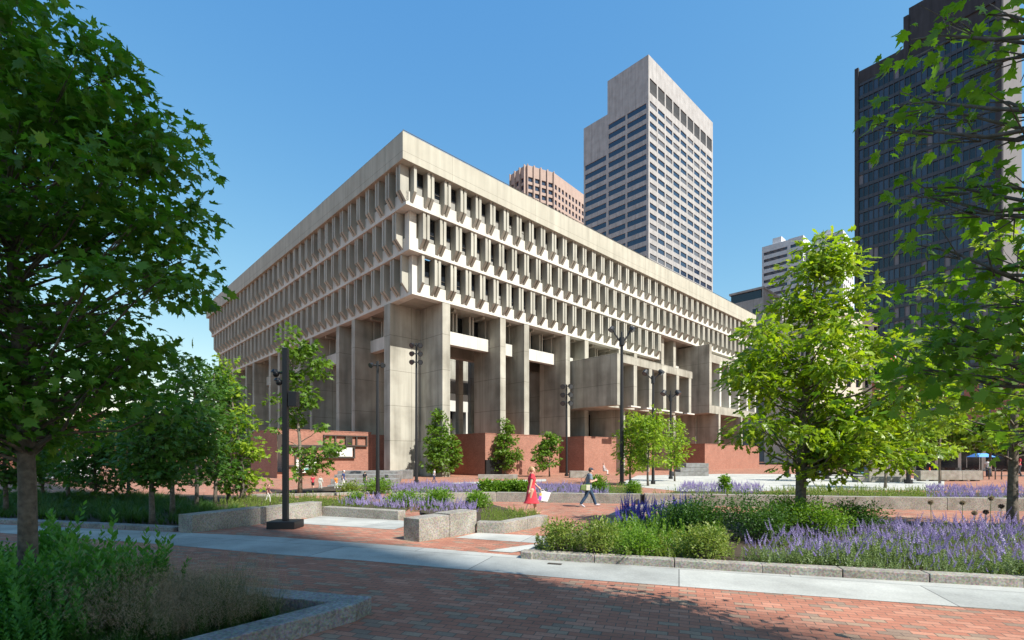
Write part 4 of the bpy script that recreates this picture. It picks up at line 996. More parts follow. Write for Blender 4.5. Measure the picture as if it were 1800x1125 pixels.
bush(625, 888, 34, 868, 'shrub', 'small round bush behind the low granite wall, left of the purple strip', 700, .08)
for i, (px, lab) in enumerate(((856, 'clipped hedge bush at the left end of the hedge row behind the wall'), (873, 'second hedge bush from the left of the row behind the wall'), (891, 'middle hedge bush of the row behind the wall'), (908, 'fourth hedge bush from the left, left of the red dress'), (925, 'hedge bush at the right end of the row, beside the red dress'))):
    bush(px, 876, 24, 842, 'shrub', lab, 700, .12, grp='hedge bushes behind the wall')
bush(1052, 872, 34, 838, 'shrub', 'green shrub right behind the person with the green shoulder bag', 900, .12, grp='shrubs by the lamps')
bush(1113, 880, 30, 846, 'shrub', 'green shrub at the foot of the tallest forked lamp', 800, .1, grp='shrubs by the lamps')
bush(1274, 876, 16, 832, 'shrub', 'narrow upright shrub amid the purple patch by the white paving', 500, .12, grp='shrubs by the lamps')
bush(660, 868, 60, 846, 'shrub', 'wide green shrub behind the grey plinth, left of the far catmint', 900, .12, grp='shrubs by the lamps')
bush(612, 866, 44, 850, 'sprig_yellow', 'low pale shrub in front of the distant walkers', 600, .12, grp='shrubs by the lamps')
for px, py, w_, top, mt, lab in ((1195, 945, 90, 885, 'shrub_dark_shade', 'dark bush next to the blue violet flowers'), (1255, 950, 110, 880, 'shrub_dark_shade', 'darkest bush left of the oak trunk'), (1330, 955, 110, 868, 'shrub_dark_shade', 'tall green bush touching the left of the oak trunk'),  # these three bushes: shade put into the darker leaf colour
                            (1380, 950, 80, 868, 'shrub', 'bright bush directly behind the oak trunk'), (1445, 952, 90, 878, 'shrub', 'bright bush directly right of the oak trunk'), (1505, 945, 84, 882, 'shrub_dark_shade', 'rightmost bush of the group behind the catmint mass')):
    bush(px, py, w_, top, mt, lab, 2600, .055, grp='bushes around the oak trunk')
# dried round flower heads
for px, py, bt, lab in ((1636, 883, 928, 'pale dried flower globe, leftmost of the six'), (1692, 884, 930, 'pale dried flower globe, second from left'), (1713, 902, 932, 'lowest pale brown dried flower globe'), (1733, 900, 935, 'small dark dried flower globe leaning left'),
                    (1742, 876, 930, 'highest and largest pale dried flower globe'), (1760, 890, 930, 'dark dried flower globe nearest the right trunk')):
    b = G(1640+(px-1636)*.95, 950); Y = b.y; t = empty('allium', b, 0, lab, 'flower', 'dried flower globes on tall stems')
    hx = W(px, Y)-b.x; hz = Z(py, Y)-b.z; mb = MB(); mb.tube([(0, 0, 0), (hx*.6, .01, hz*.5), (hx, 0, hz-.03)], .006, 5); mb.build('stem', M['stem'], t)
    N = 260; d = norm(rng.normal(0, 1, (N, 3))); tv, tf = leafshape('plain'); v, f = scat(tv*np.array([.5, 1, 1]), tf, frames(d, rng.normal(0, 1, (N, 3))), np.array([[hx, 0, hz]])+d*.012, np.full(N, .048))
    uni('flower_head', v, f, M['straw'] if 'dark' not in lab else cloth('dark_seed_head', (.08, .06, .045)), t)
# ------------------------------------------------------------------ lamps and poles
def lamp_base(label, px, py, group='black lamp posts in the plaza'):
    b = G(px, py); return empty('lamp_post', b, 0, label, 'lamp post', group), b
def head(t, p, d, r=.16, L=.32, name='lamp_head'):
    """one floodlight: shaded drum with glass, pointing along d"""
    d = Vector(d).normalized(); p = Vector(p); mb = MB()
    mb.tube([p-d*L*.55, p-d*L*.35, p+d*L*.25, p+d*L*.5], [r*.45, r*.8, r, r*1.08], 10); o = mb.build(name, M['black_metal'], t)
    mb = MB(); mb.tube([p+d*(L*.5), p+d*(L*.5+.015)], [r*.92, r*.92], 10); mb.build('lens', M['lens'], o); return o
def forked(label, px, py, top, spread, junc, w):
    t, b = lamp_base(label, px, py); Y = b.y; z = Z(junc, Y)-b.z; zt = Z(top, Y)-b.z; s = spread/F*Y
    mb = MB(); mb.tube([(0, 0, 0), (0, 0, .25), (0, 0, .3), (0, 0, z*.6), (0, 0, z)], [w*1.5, w*1.5, w, w*.85, w*.7], 10); mb.build('pole', M['black_metal'], t, smooth=False)
    mb = MB(); mb.tube([(0, 0, z-.2), (0, 0, z+.45)], [w*1.3, w*1.3], 10); mb.tube([(0, 0, z+.45), (0, 0, z+.9)], [w*.5, w*.4], 8); mb.build('collar', M['black_metal'], t)
    for sx in (-1, 1):
        mb = MB(); e = Vector((sx*s, 0, zt-.15)); mb.tube([(0, 0, z+.1), (sx*s*.35, 0, z+.25), (sx*s*.8, 0, z+(zt-z)*.6), e], [w*.5, w*.45, w*.38, w*.35], 7); mb.build('arm', M['black_metal'], t)
        head(t, e+Vector((sx*.12, -.02, .1)), (sx*.5, -.35, -.75), .23*Y/42, .42*Y/42)
    return t
forked('tallest forked lamp post before the council block, beside the bright tree clump', 1093, 853, 577, 15, 603, .17)
forked('second forked lamp post, rising from the middle of the bright tree clump', 1148, 851, 653, 11, 670, .13)
forked('smallest forked lamp post, at the right of the bright tree clump', 1179, 842, 689, 10, 702, .15)
def cluster(label, px, py, top, rows, w, s, tiers=3):
    t, b = lamp_base(label, px, py); Y = b.y; zt = Z(top, Y)-b.z
    mb = MB(); mb.tube([(0, 0, 0), (0, 0, .3), (0, 0, .31), (0, 0, zt)], [w*1.6, w*1.6, w, w*.6], 10); mb.build('pole', M['black_metal'], t)
    for i in range(tiers):
        z = zt-.2-rows*i
        for sx in (-1, 1):
            mb = MB(); mb.tube([(0, 0, z), (sx*s, -.05, z-.02)], [.05, .04], 6); mb.build('arm', M['black_metal'], t)
            head(t, (sx*s, -.12, z), (sx*.35, -.8, -.45), .22*Y/45, .36*Y/45)
    return t
cluster('tall pole with three pairs of floodlights before the corner pier', 732, 850, 603, .72, .14, .33)
cluster('distant pole with stacked floodlights before the brick base walls', 996, 837, 676, 1.0, .15, .42)
t = cluster('pole with one pair of round lamps left of the corner pier', 664, 877, 635, .5, .1, .27, 1)
# the near camera pole
t, b = lamp_base('near square black pole with cameras, a side box and a heavy plinth', 502, 928); Y = b.y; zt = Z(612, Y)-b.z
mb = MB(); mb.box(-.36, .36, -.3, .3, 0, .2); mb.build('base', M['black_metal'], t, bevel=.015)
mb = MB(); mb.box(-.066, .066, -.066, .066, .2, zt); mb.build('pole', M['black_metal'], t, bevel=.01)
mb = MB(); mb.box(.10, .32, -.1, .12, Z(715, Y)-b.z, Z(689, Y)-b.z); mb.box(.08, .12, -.03, .05, Z(708, Y)-b.z, Z(695, Y)-b.z); mb.build('control_box', M['black_metal'], t, bevel=.01)
for dx, py in ((-.24, 656), (-.16, 671)):
    z = Z(py, Y)-b.z; mb = MB(); mb.tube([(0, 0, z), (dx, 0, z+.02)], [.03, .03], 6); mb.ball((dx, -.02, z-.02), .085, 10, 8); o = mb.build('camera', M['black_metal'], t, smooth=True)
    mb = MB(); mb.tube([(dx-.04, -.02, z+.02), (dx-.04, -.02, z+.1)], [.1, .05], 10); mb.build('sunshade', M['black_metal'], o)
for px, py, top, lab in ((1411, 886, 590, 'thin black lamp post right behind the oak trunk'), (1597, 850, 640, 'black lamp post at the gap between the stone benches'), (1452, 842, 660, 'black lamp post behind the oak by the parked cars'), (1385, 838, 680, 'black lamp post left of the oak trunk on the white paving')):
    t, b = lamp_base(lab, px, py); Y = b.y; z = Z(top, Y)-b.z; w_ = .1 if Y < 30 else .17
    mb = MB(); mb.tube([(0, 0, 0), (0, 0, .35), (0, 0, .36), (0, 0, z)], [w_*1.8, w_*1.8, w_, w_*.6], 10); mb.build('pole', M['black_metal'], t); head(t, (0, -.15, z), (0, -.7, -.6), w_*1.3, w_*2.4)

# ------------------------------------------------------------------ benches, plinths, steps
def boxthing(name, label, cat, px0, px1, py, h, dep, mat, grp=None, dz=0, bev=.02, segs=1, foot=False):
    a = G(px0, py); b = G(px1, py); t = empty(name, a+Vector((0, 0, dz)), 0, label, cat, grp); L = b.x-a.x
    n = segs
    for i in range(n):
        mb = MB(); mb.box(L*i/n+.01, L*(i+1)/n-.01, 0, dep, .12 if foot else 0, h); mb.build('seat', M[mat], t, bevel=bev)
        if foot: mb = MB(); mb.box(L*i/n+.2, L*i/n+.6, .1, dep-.1, 0, .12); mb.box(L*(i+1)/n-.6, L*(i+1)/n-.2, .1, dep-.1, 0, .12); mb.build('foot', M[mat], t)
    return t
boxthing('stone_bench', 'long pale stone bench beyond the oak, left of the gap post', 'bench', 1528, 1592, 842, .95, .8, 'granite', 'pale stone benches', foot=True, segs=2)
boxthing('stone_bench', 'long pale stone bench before the right hand railings', 'bench', 1618, 1728, 846, 1.0, .8, 'granite', 'pale stone benches', foot=True, segs=3)
boxthing('stone_bench', 'lower stone ledge in front of the oak side bench', 'bench', 1508, 1600, 848, .5, .8, 'granite', 'pale stone benches', segs=3)
boxthing('stone_bench', 'pale block seat before the brick wall, behind the walkers', 'bench', 1002, 1040, 840, .75, 1.2, 'granite', 'pale stone benches')
boxthing('stone_bench', 'pale long seat behind the hedge row', 'bench', 840, 910, 842, .45, 1.0, 'granite', 'pale stone benches')
for i, (x0, x1, dz, lab) in enumerate(((1186, 1246, 0, 'lowest stone of the stacked grey seats'), (1196, 1246, .52, 'middle stone of the stacked grey seats'), (1206, 1246, 1.04, 'top stone of the stacked grey seats'))):
    boxthing('seat_step', lab, 'seat', x0, x1, 837, .5, 2.2, 'granite_grey', 'stacked grey seats', dz)
for i, (py, h, lab) in enumerate(((857, .18, 'front step of the wide grey stairs behind the distant walkers'), (851, .42, 'second step of the wide grey stairs'), (847, .66, 'third step of the wide grey stairs'), (844, .9, 'top step of the wide grey stairs at the brick wing'))):
    boxthing('stair', lab, 'step', 575+i*6, 690+i*3, py, h, 2.4, 'granite_grey', 'wide grey stairs')
for px, lab in ((705, 'grey metal planter box at the foot of the corner pier'),):
    boxthing('planter_box', lab, 'planter', 702, 724, 842, .95, .8, 'granite_grey')
boxthing('gap_block', 'black block added as the dark gap right of the straight wall end', 'block', 1127, 1133, 887, .42, .2, 'black_metal')  # added black block, painting the dark gap between the two planter walls
# ------------------------------------------------------------------ cars, cone, canopy, racks, flag
def car(label, px, py, rz, c, L=4.4, Wd=1.8, H=1.5, van=False):
    b = G(px, py); t = empty('parked_car', b, rz, label, 'car', 'cars parked beyond the oak')
    prof_ = [(-L/2, .35), (-L/2+.05, .8), (-L/2+.35, .95), (-L*.22, 1.0), (-L*.12, H), (L*.26, H), (L*.42, 1.0), (L/2-.05, .92), (L/2, .4), (L/2-.2, .25), (-L/2+.2, .25)] if not van else \
            [(-L/2, .35), (-L/2+.05, 1.0), (-L/2+.7, 1.15), (-L/2+1.2, H), (L/2-.05, H), (L/2, .4), (L/2-.2, .25), (-L/2+.2, .25)]
    mb = MB(); mb.hexa([(x, -Wd/2, z) for x, z in prof_], [(x, Wd/2, z) for x, z in prof_]); mb.build('body', c, t, bevel=.06)
    gl = [(-L*.2, 1.0), (-L*.12, H-.07), (L*.25, H-.07), (L*.38, 1.0)] if not van else [(-L/2+.8, 1.15), (-L/2+1.2, H-.15), (-L/2+2.2, H-.15), (-L/2+2.2, 1.15)]
    for s in (-1, 1):
        mb = MB(); y0 = s*(Wd/2+.004); y1 = s*(Wd/2-.02); mb.hexa([(x, y0, z) for x, z in gl], [(x, y1, z) for x, z in gl]); mb.build('side_window', M['glass'], t)
    for sx in (-1, 1):
        for sy in (-1, 1):
            mb = MB(); x = sx*L*.31; mb.tube([(x, sy*(Wd/2-.2), .33), (x, sy*(Wd/2+.02), .33)], [.33, .33], 16); wh = mb.build('wheel', M['black_metal'], t)
            mb = MB(); mb.tube([(x, sy*(Wd/2+.02), .33), (x, sy*(Wd/2+.035), .33)], [.19, .17], 12); mb.build('rim', M['granite_grey'], wh)
    for sy in (-1, 1):
        mb = MB(); mb.box(-L/2-.01, -L/2+.1, sy*.62-.18, sy*.62+.18, .62, .78); mb.build('headlight', M['lens'], t)
    mb = MB(); mb.box(-L/2-.02, -L/2, -.25, .25, .4, .52); mb.build('number_plate', cloth('plate_blue', (.2, .45, .6)), t)
M['paint_silver'] = plain('silver_car_paint', (.35, .35, .36), .25, metal=.6); M['paint_dark'] = plain('dark_car_paint', (.02, .025, .035), .2); M['paint_tan'] = plain('tan_car_paint', (.3, .24, .18), .3, metal=.4)
car('silver tan car seen below the oak crown, left one', 1455, 836, .6, M['paint_tan']); car('dark car with pale number plate beside the stone bench', 1508, 837, 1.1, M['paint_dark'], H=1.7)
car('silver car behind the dark car', 1535, 833, .5, M['paint_silver'])
car('white van at the far left beyond the grove', 105, 846, .2, M['white_clad'], L=5.5, H=2.3, van=True)
b = G(1634, 838); t = empty('traffic_cone', b, 0, 'orange traffic cone with a white band behind the right bench', 'cone'); mb = MB(); mb.box(-.3, .3, -.3, .3, 0, .06); mb.tube([(0, 0, .06), (0, 0, .5)], [.24, .14], 12); mb.tube([(0, 0, .75), (0, 0, 1.1)], [.09, .03], 12); mb.build('cone', cloth('cone_orange', (.8, .12, .02)), t)
mb = MB(); mb.tube([(0, 0, .5), (0, 0, .75)], [.142, .09], 12); mb.build('band', M['white_clad'], t)
b = G(1724, 833); t = empty('canopy', b, 0, 'blue canopy on thin posts before the shopfront', 'canopy'); mb = MB(); mb.hexa([(-1.1, -1, 2.3), (1.1, -1, 2.3), (1.1, 1, 2.3), (-1.1, 1, 2.3)], [(-.6, -.2, 2.8), (.6, -.2, 2.8), (.6, .2, 2.8), (-.6, .2, 2.8)]); mb.build('roof', cloth('canopy_blue', (.1, .3, .75)), t)
for sx in (-1.05, 1.05):
    for sy in (-.95, .95): mb = MB(); mb.tube([(sx, sy, 0), (sx, sy, 2.3)], .04, 6); mb.build('post', M['steel'], t)
for i in range(7):
    b = G(1700+i*11, 843); t = empty('bicycle_rack', b, 0, 'thin metal hoop of the bicycle rack on the right hand paving', 'bicycle rack', 'bicycle rack hoops'); mb = MB()
    mb.tube([(-.35, 0, 0)]+[(-.35*math.cos(a*math.pi/6), 0, .7+.35*math.sin(a*math.pi/6)) for a in range(7)]+[(.35, 0, 0)], .03, 6); mb.build('hoop', M['bronze'], t)
for i in range(9):
    b = G(1612+i*11+random.uniform(-3, 3), 835); t = empty('cafe_chair', b, random.uniform(0, 6), 'dark cafe chair in the outdoor seating before the shopfront', 'chair', 'cafe chairs before the shops')
    mb = MB(); mb.box(-.22, .22, -.22, .22, .43, .48); mb.build('seat', M['black_metal'], t); mb = MB(); mb.box(-.22, .22, .19, .23, .48, .95); mb.build('backrest', M['black_metal'], t)
    for sx in (-.2, .2):
        for sy in (-.2, .2): mb = MB(); mb.tube([(sx, sy, 0), (sx, sy, .43)], .02, 5); mb.build('leg', M['black_metal'], t)
b = G(1563, 836); t = empty('flagpole', b+Vector((0, 0, 0)), 0, 'flagpole with a hanging red and white striped flag beside the cream building', 'flagpole'); zz = Z(596, b.y)-b.z
mb = MB(); mb.tube([(0, 0, 0), (0, 0, zz)], [.12, .06], 8); mb.build('pole', M['steel'], t)
for i in range(5):
    mb = MB(); x = .08+i*.22; mb.hexa([(x, .0, zz-3.4-i*.15), (x+.22, .08*(i % 2), zz-3.5-i*.15), (x+.22, .08*(i % 2)+.02, zz-3.5-i*.15), (x, .03, zz-3.4-i*.15)], [(x, 0, zz-.3-i*.35), (x+.22, .08*(i % 2), zz-.45-i*.35), (x+.22, .08*(i % 2)+.02, zz-.45-i*.35), (x, .03, zz-.3-i*.35)])
    mb.build('stripe', cloth('flag_red', (.5, .03, .05)) if i % 2 == 0 else M['white_clad'], t)
b = G(1160, 1020) if False else None
# drain cover on the pale strip
b = G(975, 992); t = empty('drain_cover', b+Vector((0, 0, .006)), STRIP, 'small dark drain grate in the pale strip below the kerb', 'drain'); mb = MB(); mb.box(-.12, .12, -.05, .05, 0, .006)
for i in range(6): mb.box(-.1+i*.035, -.085+i*.035, -.04, .04, .006, .01)
mb.build('grate', M['bronze'], t)

# ------------------------------------------------------------------ people
def person(label, pos, H, rz, cols, pose, vox=.012, group=None, hair=None, hat=None, dress=False, fingers=True, bare=0):
    """local +x is the way the figure faces; lengths in units of its height"""
    t = empty('person', pos, rz, label, 'person', group); P = pose
    def v(x, y, z): return Vector((x*H, y*H, z*H))
    hip = v(0, 0, P.get('hip', .52)); lean = P.get('lean', .02); ch = hip+v(lean, 0, .22); nk = hip+v(lean*1.3, 0, .305); hd = nk+v(lean*.6+P.get('hdx', .005), 0, .095)
    sh = {s: hip+v(lean*1.15, s*.10*P.get('sw', 1), .285) for s in (-1, 1)}
    hj = {s: hip+v(0, s*.045, -.01) for s in (-1, 1)}
    el = {s: sh[s]+v(*P['el'][s]) for s in (-1, 1)}; wr = {s: el[s]+v(*P['wr'][s]) for s in (-1, 1)}
    kn = {s: hj[s]+v(*P['kn'][s]) for s in (-1, 1)}; an = {s: kn[s]+v(*P['an'][s]) for s in (-1, 1)}
    mb = MB(); h = H
    mb.tube([hip-v(0, 0, .03), hip+v(0, 0, .03), hip+v(lean*.4, 0, .10), ch-v(0, 0, .02), ch+v(0, 0, .045), nk], [h*.06, h*.075, h*.058, h*.075, h*.06, h*.032], 14)
    for s in (-1, 1):
        mb.tube([ch+v(0, 0, .04), sh[s]], [h*.045, h*.035], 10); mb.ball(sh[s], h*.034)
        mb.tube([sh[s], sh[s].lerp(el[s], .5), el[s]], [h*.031, h*.027, h*.021], 10); mb.ball(el[s], h*.021)
        mb.tube([el[s], el[s].lerp(wr[s], .35), wr[s]], [h*.022, h*.021, h*.013], 10)
        d = (wr[s]-el[s]).normalized(); pm = wr[s]+d*h*.035; mb.tube([wr[s], pm], [h*.013, h*.018], 8); mb.ball(pm, (h*.014, h*.019, h*.024))
        if fingers:
            sd = Vector((1, 0, 0)) if abs(d.x) < .7 else Vector((0, 0, 1))
            for i in range(4):
                o = pm+sd*(i-1.5)*h*.0095; L = h*(.040, .046, .043, .034)[i]; m_ = o+d*L*.55; e = m_+(d*.6+Vector((0, -s*.5, 0))+Vector((.25, 0, 0))).normalized()*L*.5
                mb.tube([o, m_, e], [h*.0055, h*.005, h*.004], 6)
            o = wr[s]+d*h*.012+sd*h*.012; mb.tube([o, o+sd*h*.014+d*h*.012, o+sd*h*.018+d*h*.032], [h*.007, h*.006, h*.005], 6)
        mb.ball(hj[s], h*.058); mb.tube([hj[s], hj[s].lerp(kn[s], .4), kn[s]], [h*.056, h*.047, h*.031], 12); mb.ball(kn[s], h*.031)
        mb.tube([kn[s], kn[s].lerp(an[s], .35), an[s]], [h*.031, h*.033, h*.018], 10); mb.ball(an[s], h*.019)
    mb.tube([nk-v(0, 0, .01), hd-v(0, 0, .03)], [h*.032, h*.029], 10)
    mb.ball(hd, (h*.048, h*.039, h*.062), 14, 12); mb.ball(hd+v(.022, 0, -.03), (h*.03, h*.027, h*.03), 10, 8)
    mb.tube([hd+v(.046, 0, .012), hd+v(.057, 0, -.012), hd+v(.046, 0, -.016)], [h*.005, h*.009, h*.006], 6)
    mb.tube([hd+v(.045, -.014, -.032), hd+v(.050, 0, -.031), hd+v(.045, .014, -.032)], h*.0045, 5)
    for s in (-1, 1):
        mb.ball(hd+v(.0, s*.041, -.004), (h*.009, h*.006, h*.016), 6, 5); mb.tube([hd+v(.043, s*.007, .018), hd+v(.041, s*.026, .017)], h*.004, 5)
    fd = {}
    for s in (-1, 1):
        f = Vector((1, 0, P.get('toe', {}).get(s, 0))).normalized(); fd[s] = f; mb.tube([an[s]-v(0, 0, .012)-f*h*.018, an[s]+f*h*.04-v(0, 0, .02), an[s]+f*h*.105-v(0, 0, .026)], [h*.019, h*.02, h*.011], 8)
    body = mb.build('body', M['skin'], t, smooth=True); md = body.modifiers.new('union', 'REMESH'); md.mode = 'VOXEL'; md.voxel_size = vox*H/1.7; md.use_smooth_shade = True
    for s in (-1, 1):
        mb = MB(); mb.ball(hd+v(.043, s*.016, .008), h*.0048, 6, 5); mb.build('eye', M['black_metal'], body)
    top, bot, shoe = cols
    def garment(name, mb, m, vx=None):
        o = mb.build(name, m, t, smooth=True); md = o.modifiers.new('union', 'REMESH'); md.mode = 'VOXEL'; md.voxel_size = (vx or vox)*H/1.7; md.use_smooth_shade = True; return o
    g = h*.010; slv = P.get('sleeve', .55)
    mb = MB()
    mb.tube([hip-v(0, 0, .035 if not dress else .0), hip+v(0, 0, .03), hip+v(lean*.4, 0, .10), ch-v(0, 0, .02), ch+v(0, 0, .045), nk-v(0, 0, .012)], [h*.078+g*(not dress), h*.077+g, h*(.062 if not dress else .056)+g*.8, h*.078+g, h*.062+g, h*.03+g], 14)
    if dress:
        for s in (-1, 1): mb.ball(ch+v(.045, s*.032, -.005), h*.036)
    for s in (-1, 1):
        mb.tube([ch+v(0, 0, .04), sh[s]], [h*.047+g, h*.036+g], 10); e = sh[s].lerp(el[s], slv); mb.ball(sh[s], h*.035+g); mb.tube([sh[s], e], [h*.032+g, h*.029+g*1.3], 10)
        if slv >= 1: mb.tube([el[s], wr[s]], [h*.024+g, h*.017+g], 8); mb.ball(el[s], h*.024+g)
    if dress:
        hem = v(*P['hem']); mid = (kn[-1]+kn[1])*.5
        rings = []
        for k, (f_, rx, ry) in enumerate(((0, .078, .078), (.18, .1, .09), (.5, .11, .085), (.8, .135, .088), (1, .165, .092))):
            c = hip.lerp(hem, f_)
            rings.append([(c.x+h*rx*math.cos(a)*(1+.05*math.sin(a*5)*f_), c.y+h*ry*math.sin(a), c.z) for a in [2*math.pi*i/20 for i in range(20)]])
        n = len(mb.v); 
        for r_ in rings: mb.v += r_
        for k in range(len(rings)-1):
            for i in range(20):
                j = (i+1) % 20; mb.f.append((n+k*20+i, n+k*20+j, n+(k+1)*20+j, n+(k+1)*20+i)); mb.m.append(0)
        mb.f.append(tuple(n+i for i in range(20))); mb.m.append(0); mb.f.append(tuple(n+(len(rings)-1)*20+i for i in reversed(range(20)))); mb.m.append(0)
        garment('dress', mb, top)
    else:
        garment('shirt', mb, top)
        mb = MB(); mb.tube([hip+v(0, 0, .02), hip-v(0, 0, .03)], [h*.08+g*.6, h*.072+g*.6], 12)
        for s in (-1, 1):
            mb.ball(hj[s], h*.06+g*.5); k = kn[s]; end = an[s]; le = P.get('trouser', 1)
            mb.tube([hj[s], hj[s].lerp(k, .4), k], [h*.06+g*.6, h*.052+g*.6, h*.038+g*.6], 12); mb.ball(k, h*.037+g*.5)
            if le >= 1: mb.tube([k, k.lerp(end, .4), end+v(0, 0, .0)], [h*.037+g*.5, h*.036+g*.6, h*.03+g*.5], 10)
        garment('trousers', mb, bot)
    for s in (-1, 1):
        f = fd[s]; mb = MB(); mb.tube([an[s]-v(0, 0, .010)-f*h*.026, an[s]-v(0, 0, .010)+f*h*.0, an[s]+f*h*.05-v(0, 0, .02), an[s]+f*h*.115-v(0, 0, .024)], [h*.021, h*.027, h*.025, h*.016], 10); garment('shoe', mb, shoe)
    mb = MB()
    if hair:
        mb.ball(hd+v(-.01, 0, .012), (h*.052, h*.046, h*.062), 12, 10); 
        if hair[0] == 'pony': mb.ball(hd+v(-.05, 0, -.01), (h*.03, h*.03, h*.045)); mb.tube([hd+v(-.055, 0, .0), hd+v(-.075, 0, -.06), hd+v(-.078, 0, -.12)], [h*.02, h*.024, h*.008], 8)
        o = garment('hair', mb, hair[1]); 
        o.location = (-.012*H, 0, .004*H)
    if hat:
        mb = MB(); mb.ball(hd+v(-.004, 0, .03), (h*.056, h*.048, h*.042), 12, 8); mb.tube([hd+v(.03, 0, .028), hd+v(.085, 0, .018)], [h*.038, h*.03], 10, flat=.15); garment('cap', mb, hat)
    return t, dict(wr=wr, hd=hd, sh=sh, hip=hip)
# woman in the red dress, striding to the right
red = cloth('red_dress_fabric', (.60, .045, .065)); b = G(934, 905); Hw = (905-819)/F*b.y
pose = dict(hip=.52, lean=.01, sw=.82, sleeve=.42, hem=(.0, 0, -.0), el={-1: (-.035, -.03, -.16), 1: (.05, .02, -.155)}, wr={-1: (-.035, -.01, -.135), 1: (.105, .0, -.095)},
            kn={-1: (-.03, 0, -.24), 1: (.075, 0, -.235)}, an={-1: (-.10, 0, -.20), 1: (.02, 0, -.235)}, toe={-1: -.35, 1: .15})
pose['hem'] = (.005, 0, .235)
w_, jw = person('person in a red knee length dress striding right with a white bag', b, Hw, .12, (red, red, cloth('beige_shoe', (.4, .25, .15))), pose, .010, hair=('pony', M['hair_blond']), dress=True)
def hand_at(t, p): return Matrix.Rotation(t.rotation_euler.z, 3, 'Z') @ p + t.location
hp = hand_at(w_, jw['wr'][1]+Vector((.05*Hw, 0, -.05*Hw)))
t = empty('shopping_bag', hp, .12, 'white carrier bag with coloured print held by the person in the red dress', 'bag')
mb = MB(); q = [(-.17, -.30), (.16, -.36), (.28, -.06), (-.03, .0)]; mb.hexa([(x+.05, -.06, z-.04) for x, z in q], [(x+.05, .06, z-.04) for x, z in q]); mb.build('bag_body', cloth('white_bag_paper', (.8, .8, .8)), t, bevel=.01)
for s in (-.05, .05): mb = MB(); mb.tube([(0, s, -.06), (.0, s*.4, .02), (.09, s*.4, .0), (.16, s, -.1)], .006, 5); mb.build('handle', cloth('white_bag_paper', (.8, .8, .8)), t)
mb = MB(); mb.hexa([(-.09, -.067, -.32), (0, -.067, -.35), (.02, -.067, -.22), (-.07, -.067, -.2)], [(-.09, -.06, -.32), (0, -.06, -.35), (.02, -.06, -.22), (-.07, -.06, -.2)]); mb.build('print', cloth('violet_print', (.3, .1, .6)), t)
mb = MB(); mb.hexa([(-.07, -.067, -.18), (.01, -.067, -.2), (.03, -.067, -.12), (-.04, -.067, -.1)], [(-.07, -.06, -.18), (.01, -.06, -.2), (.03, -.06, -.12), (-.04, -.06, -.1)]); mb.build('print', cloth('yellow_print', (.7, .4, .08)), t)
# man with shoulder bag
b = G(1034, 891); Hm = (891-822)/F*b.y*1.03
pose = dict(hip=.50, lean=.03, hdx=.018, sleeve=.6, el={-1: (-.01, -.03, -.165), 1: (.02, .03, -.16)}, wr={-1: (.12, .05, .03), 1: (.125, -.06, .035)},
            kn={-1: (-.07, 0, -.225), 1: (.12, 0, -.205)}, an={-1: (-.13, 0, -.185), 1: (.08, 0, -.225)}, toe={-1: -.5, 1: .15})
m_, jm = person('person in grey t-shirt, jeans and dark cap striding right while looking down', b, Hm, .1, (cloth('grey_tshirt', (.17, .22, .27)), cloth('denim', (.02, .05, .10)), cloth('pale_sneaker', (.45, .42, .45))), pose, .010, hair=('s', M['hair_brown']), hat=cloth('navy_cap', (.03, .035, .06)))
bp = hand_at(m_, jm['hip']+Vector((-.09*Hm, -.11*Hm, .0)))
t = empty('shoulder_bag', bp, .1, 'green and black shoulder bag hanging at the hip of the person in jeans', 'bag')
mb = MB(); mb.hexa([(-.24, -.09, -.13), (.14, -.09, -.15), (.14, .08, -.15), (-.24, .08, -.13)], [(-.20, -.07, .08), (.17, -.07, .12), (.17, .06, .12), (-.20, .06, .08)]); mb.build('bag_body', cloth('green_bag', (.12, .17, .05)), t, bevel=.04)
mb = MB(); mb.box(.0, .15, -.095, -.07, -.12, .08); mb.build('flap', cloth('cream_flap', (.5, .5, .4)), t)
s0 = jm['sh'][1]; st = [Vector((-.1, -.06, .1)), Vector((.02, -.03, .38)), (s0-jm['hip'])-Vector((-.09*Hm, -.11*Hm, 0))+Vector((0, -.05, .07))]
mb = MB(); mb.tube(st, .018, 6, flat=.4); mb.tube([st[2], Vector((-.12, .3, .3)), Vector((-.05, .12, .1))], .018, 6, flat=.4); mb.build('strap', M['black_metal'], t)
pp = hand_at(m_, jm['wr'][1]+Vector((.055*Hm, .0, .03*Hm)))
t = empty('phone', pp, .1, 'small dark phone in the hands of the person in jeans', 'phone'); mb = MB(); mb.box(-.01, .0, -.04, .04, -.03, .12); mb.build('case', M['black_metal'], t, bevel=.005)
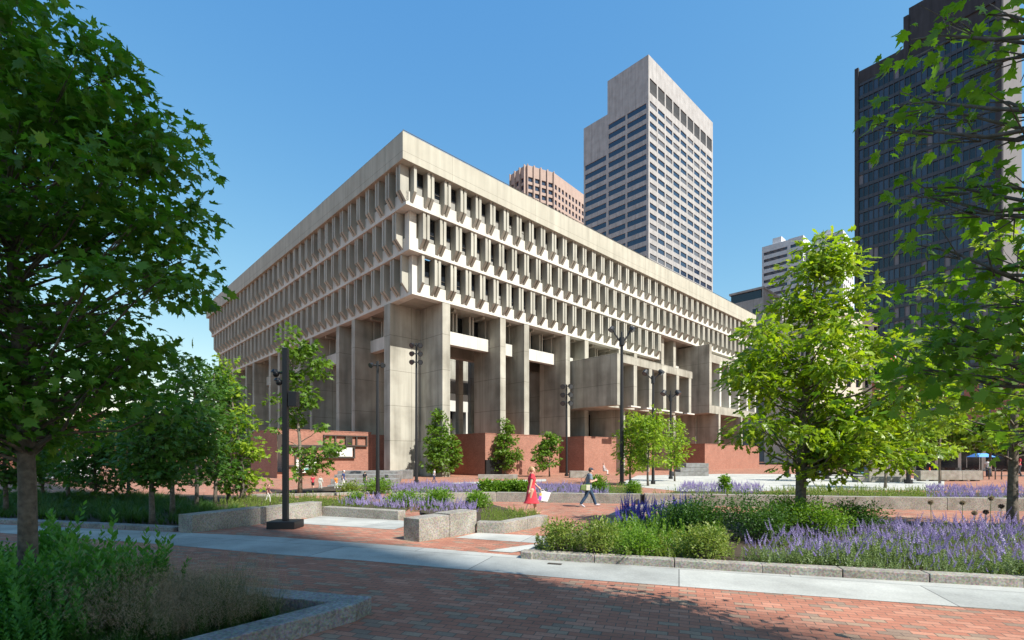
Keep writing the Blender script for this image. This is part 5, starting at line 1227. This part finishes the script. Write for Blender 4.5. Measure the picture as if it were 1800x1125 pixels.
# distant people
walk = dict(hip=.51, lean=.02, sleeve=.6, el={-1: (-.03, -.03, -.16), 1: (.03, .03, -.16)}, wr={-1: (.02, 0, -.14), 1: (.08, 0, -.12)}, kn={-1: (-.04, 0, -.235), 1: (.07, 0, -.225)}, an={-1: (-.09, 0, -.21), 1: (.03, 0, -.235)})
sit = dict(hip=.30, lean=-.02, sleeve=1, el={-1: (.03, -.03, -.15), 1: (.03, .03, -.15)}, wr={-1: (.12, 0, -.06), 1: (.12, 0, -.06)}, kn={-1: (.22, 0, .0), 1: (.22, 0, .0)}, an={-1: (0, 0, -.24), 1: (0, 0, -.24)})
def far(label, px, py, top, rz, c1, c2, pose=walk, hat=None, hairm='hair_brown', Y=None, k=1):
    b = G(px, py); H = (py-top)/F*b.y
    if pose is sit: H = H/.74
    return person(label, b, H, rz, (c1, c2, M['black_metal']), pose, .03, group=None, hair=('s', M[hairm]), hat=hat, fingers=False)
far('distant person in a red top and dark shorts', 550, 860, 835, 2.0, cloth('red_top', (.45, .03, .05)), cloth('black_shorts', (.02, .02, .02)), dict(walk, trouser=0))
far('distant person in loose pale grey clothes', 563, 861, 836, -.6, cloth('pale_grey_cloth', (.4, .4, .37)), cloth('pale_grey_trousers', (.42, .42, .38)), dict(walk, sleeve=1))
far('distant child in an orange top with a pale cap', 591, 861, 836, 2.6, cloth('orange_top', (.7, .2, .03)), cloth('white_trousers', (.55, .53, .5)), hat=cloth('blue_cap', (.3, .5, .6)))
far('distant person in a navy shirt, white trousers and white cap', 603, 860, 826, .2, cloth('navy_shirt', (.03, .05, .16)), cloth('white_trousers', (.55, .53, .5)), hat=cloth('white_cap', (.7, .7, .7)))
far('distant person in black leaning by the grey stairs', 641, 857, 828, 1.3, cloth('black_top', (.02, .02, .025)), cloth('dark_trousers', (.06, .06, .07)), hat=M['black_metal'])
far('person in a maroon top behind the granite wall, left of the camera pole', 471, 884, 851, .2, cloth('maroon_top', (.12, .04, .04)), cloth('white_trousers', (.55, .53, .5)))
far('distant person in white before the corner pier', 763, 847, 824, .5, cloth('white_shirt', (.7, .7, .72)), cloth('navy_trousers', (.04, .05, .1)))
far('person sitting in front of the brick wall right of the walkers', 1062, 835, 815, -.5, cloth('grey_pink_top', (.35, .3, .3)), cloth('white_trousers', (.55, .53, .5)), sit)
far('distant person in red at the far right shops', 1791, 838, 800, 3.0, cloth('red_top', (.45, .03, .05)), cloth('dark_trousers', (.06, .06, .07)))
far('distant person in white beside the blue canopy', 1737, 838, 806, 1.0, cloth('white_shirt', (.7, .7, .72)), cloth('navy_trousers', (.04, .05, .1)))
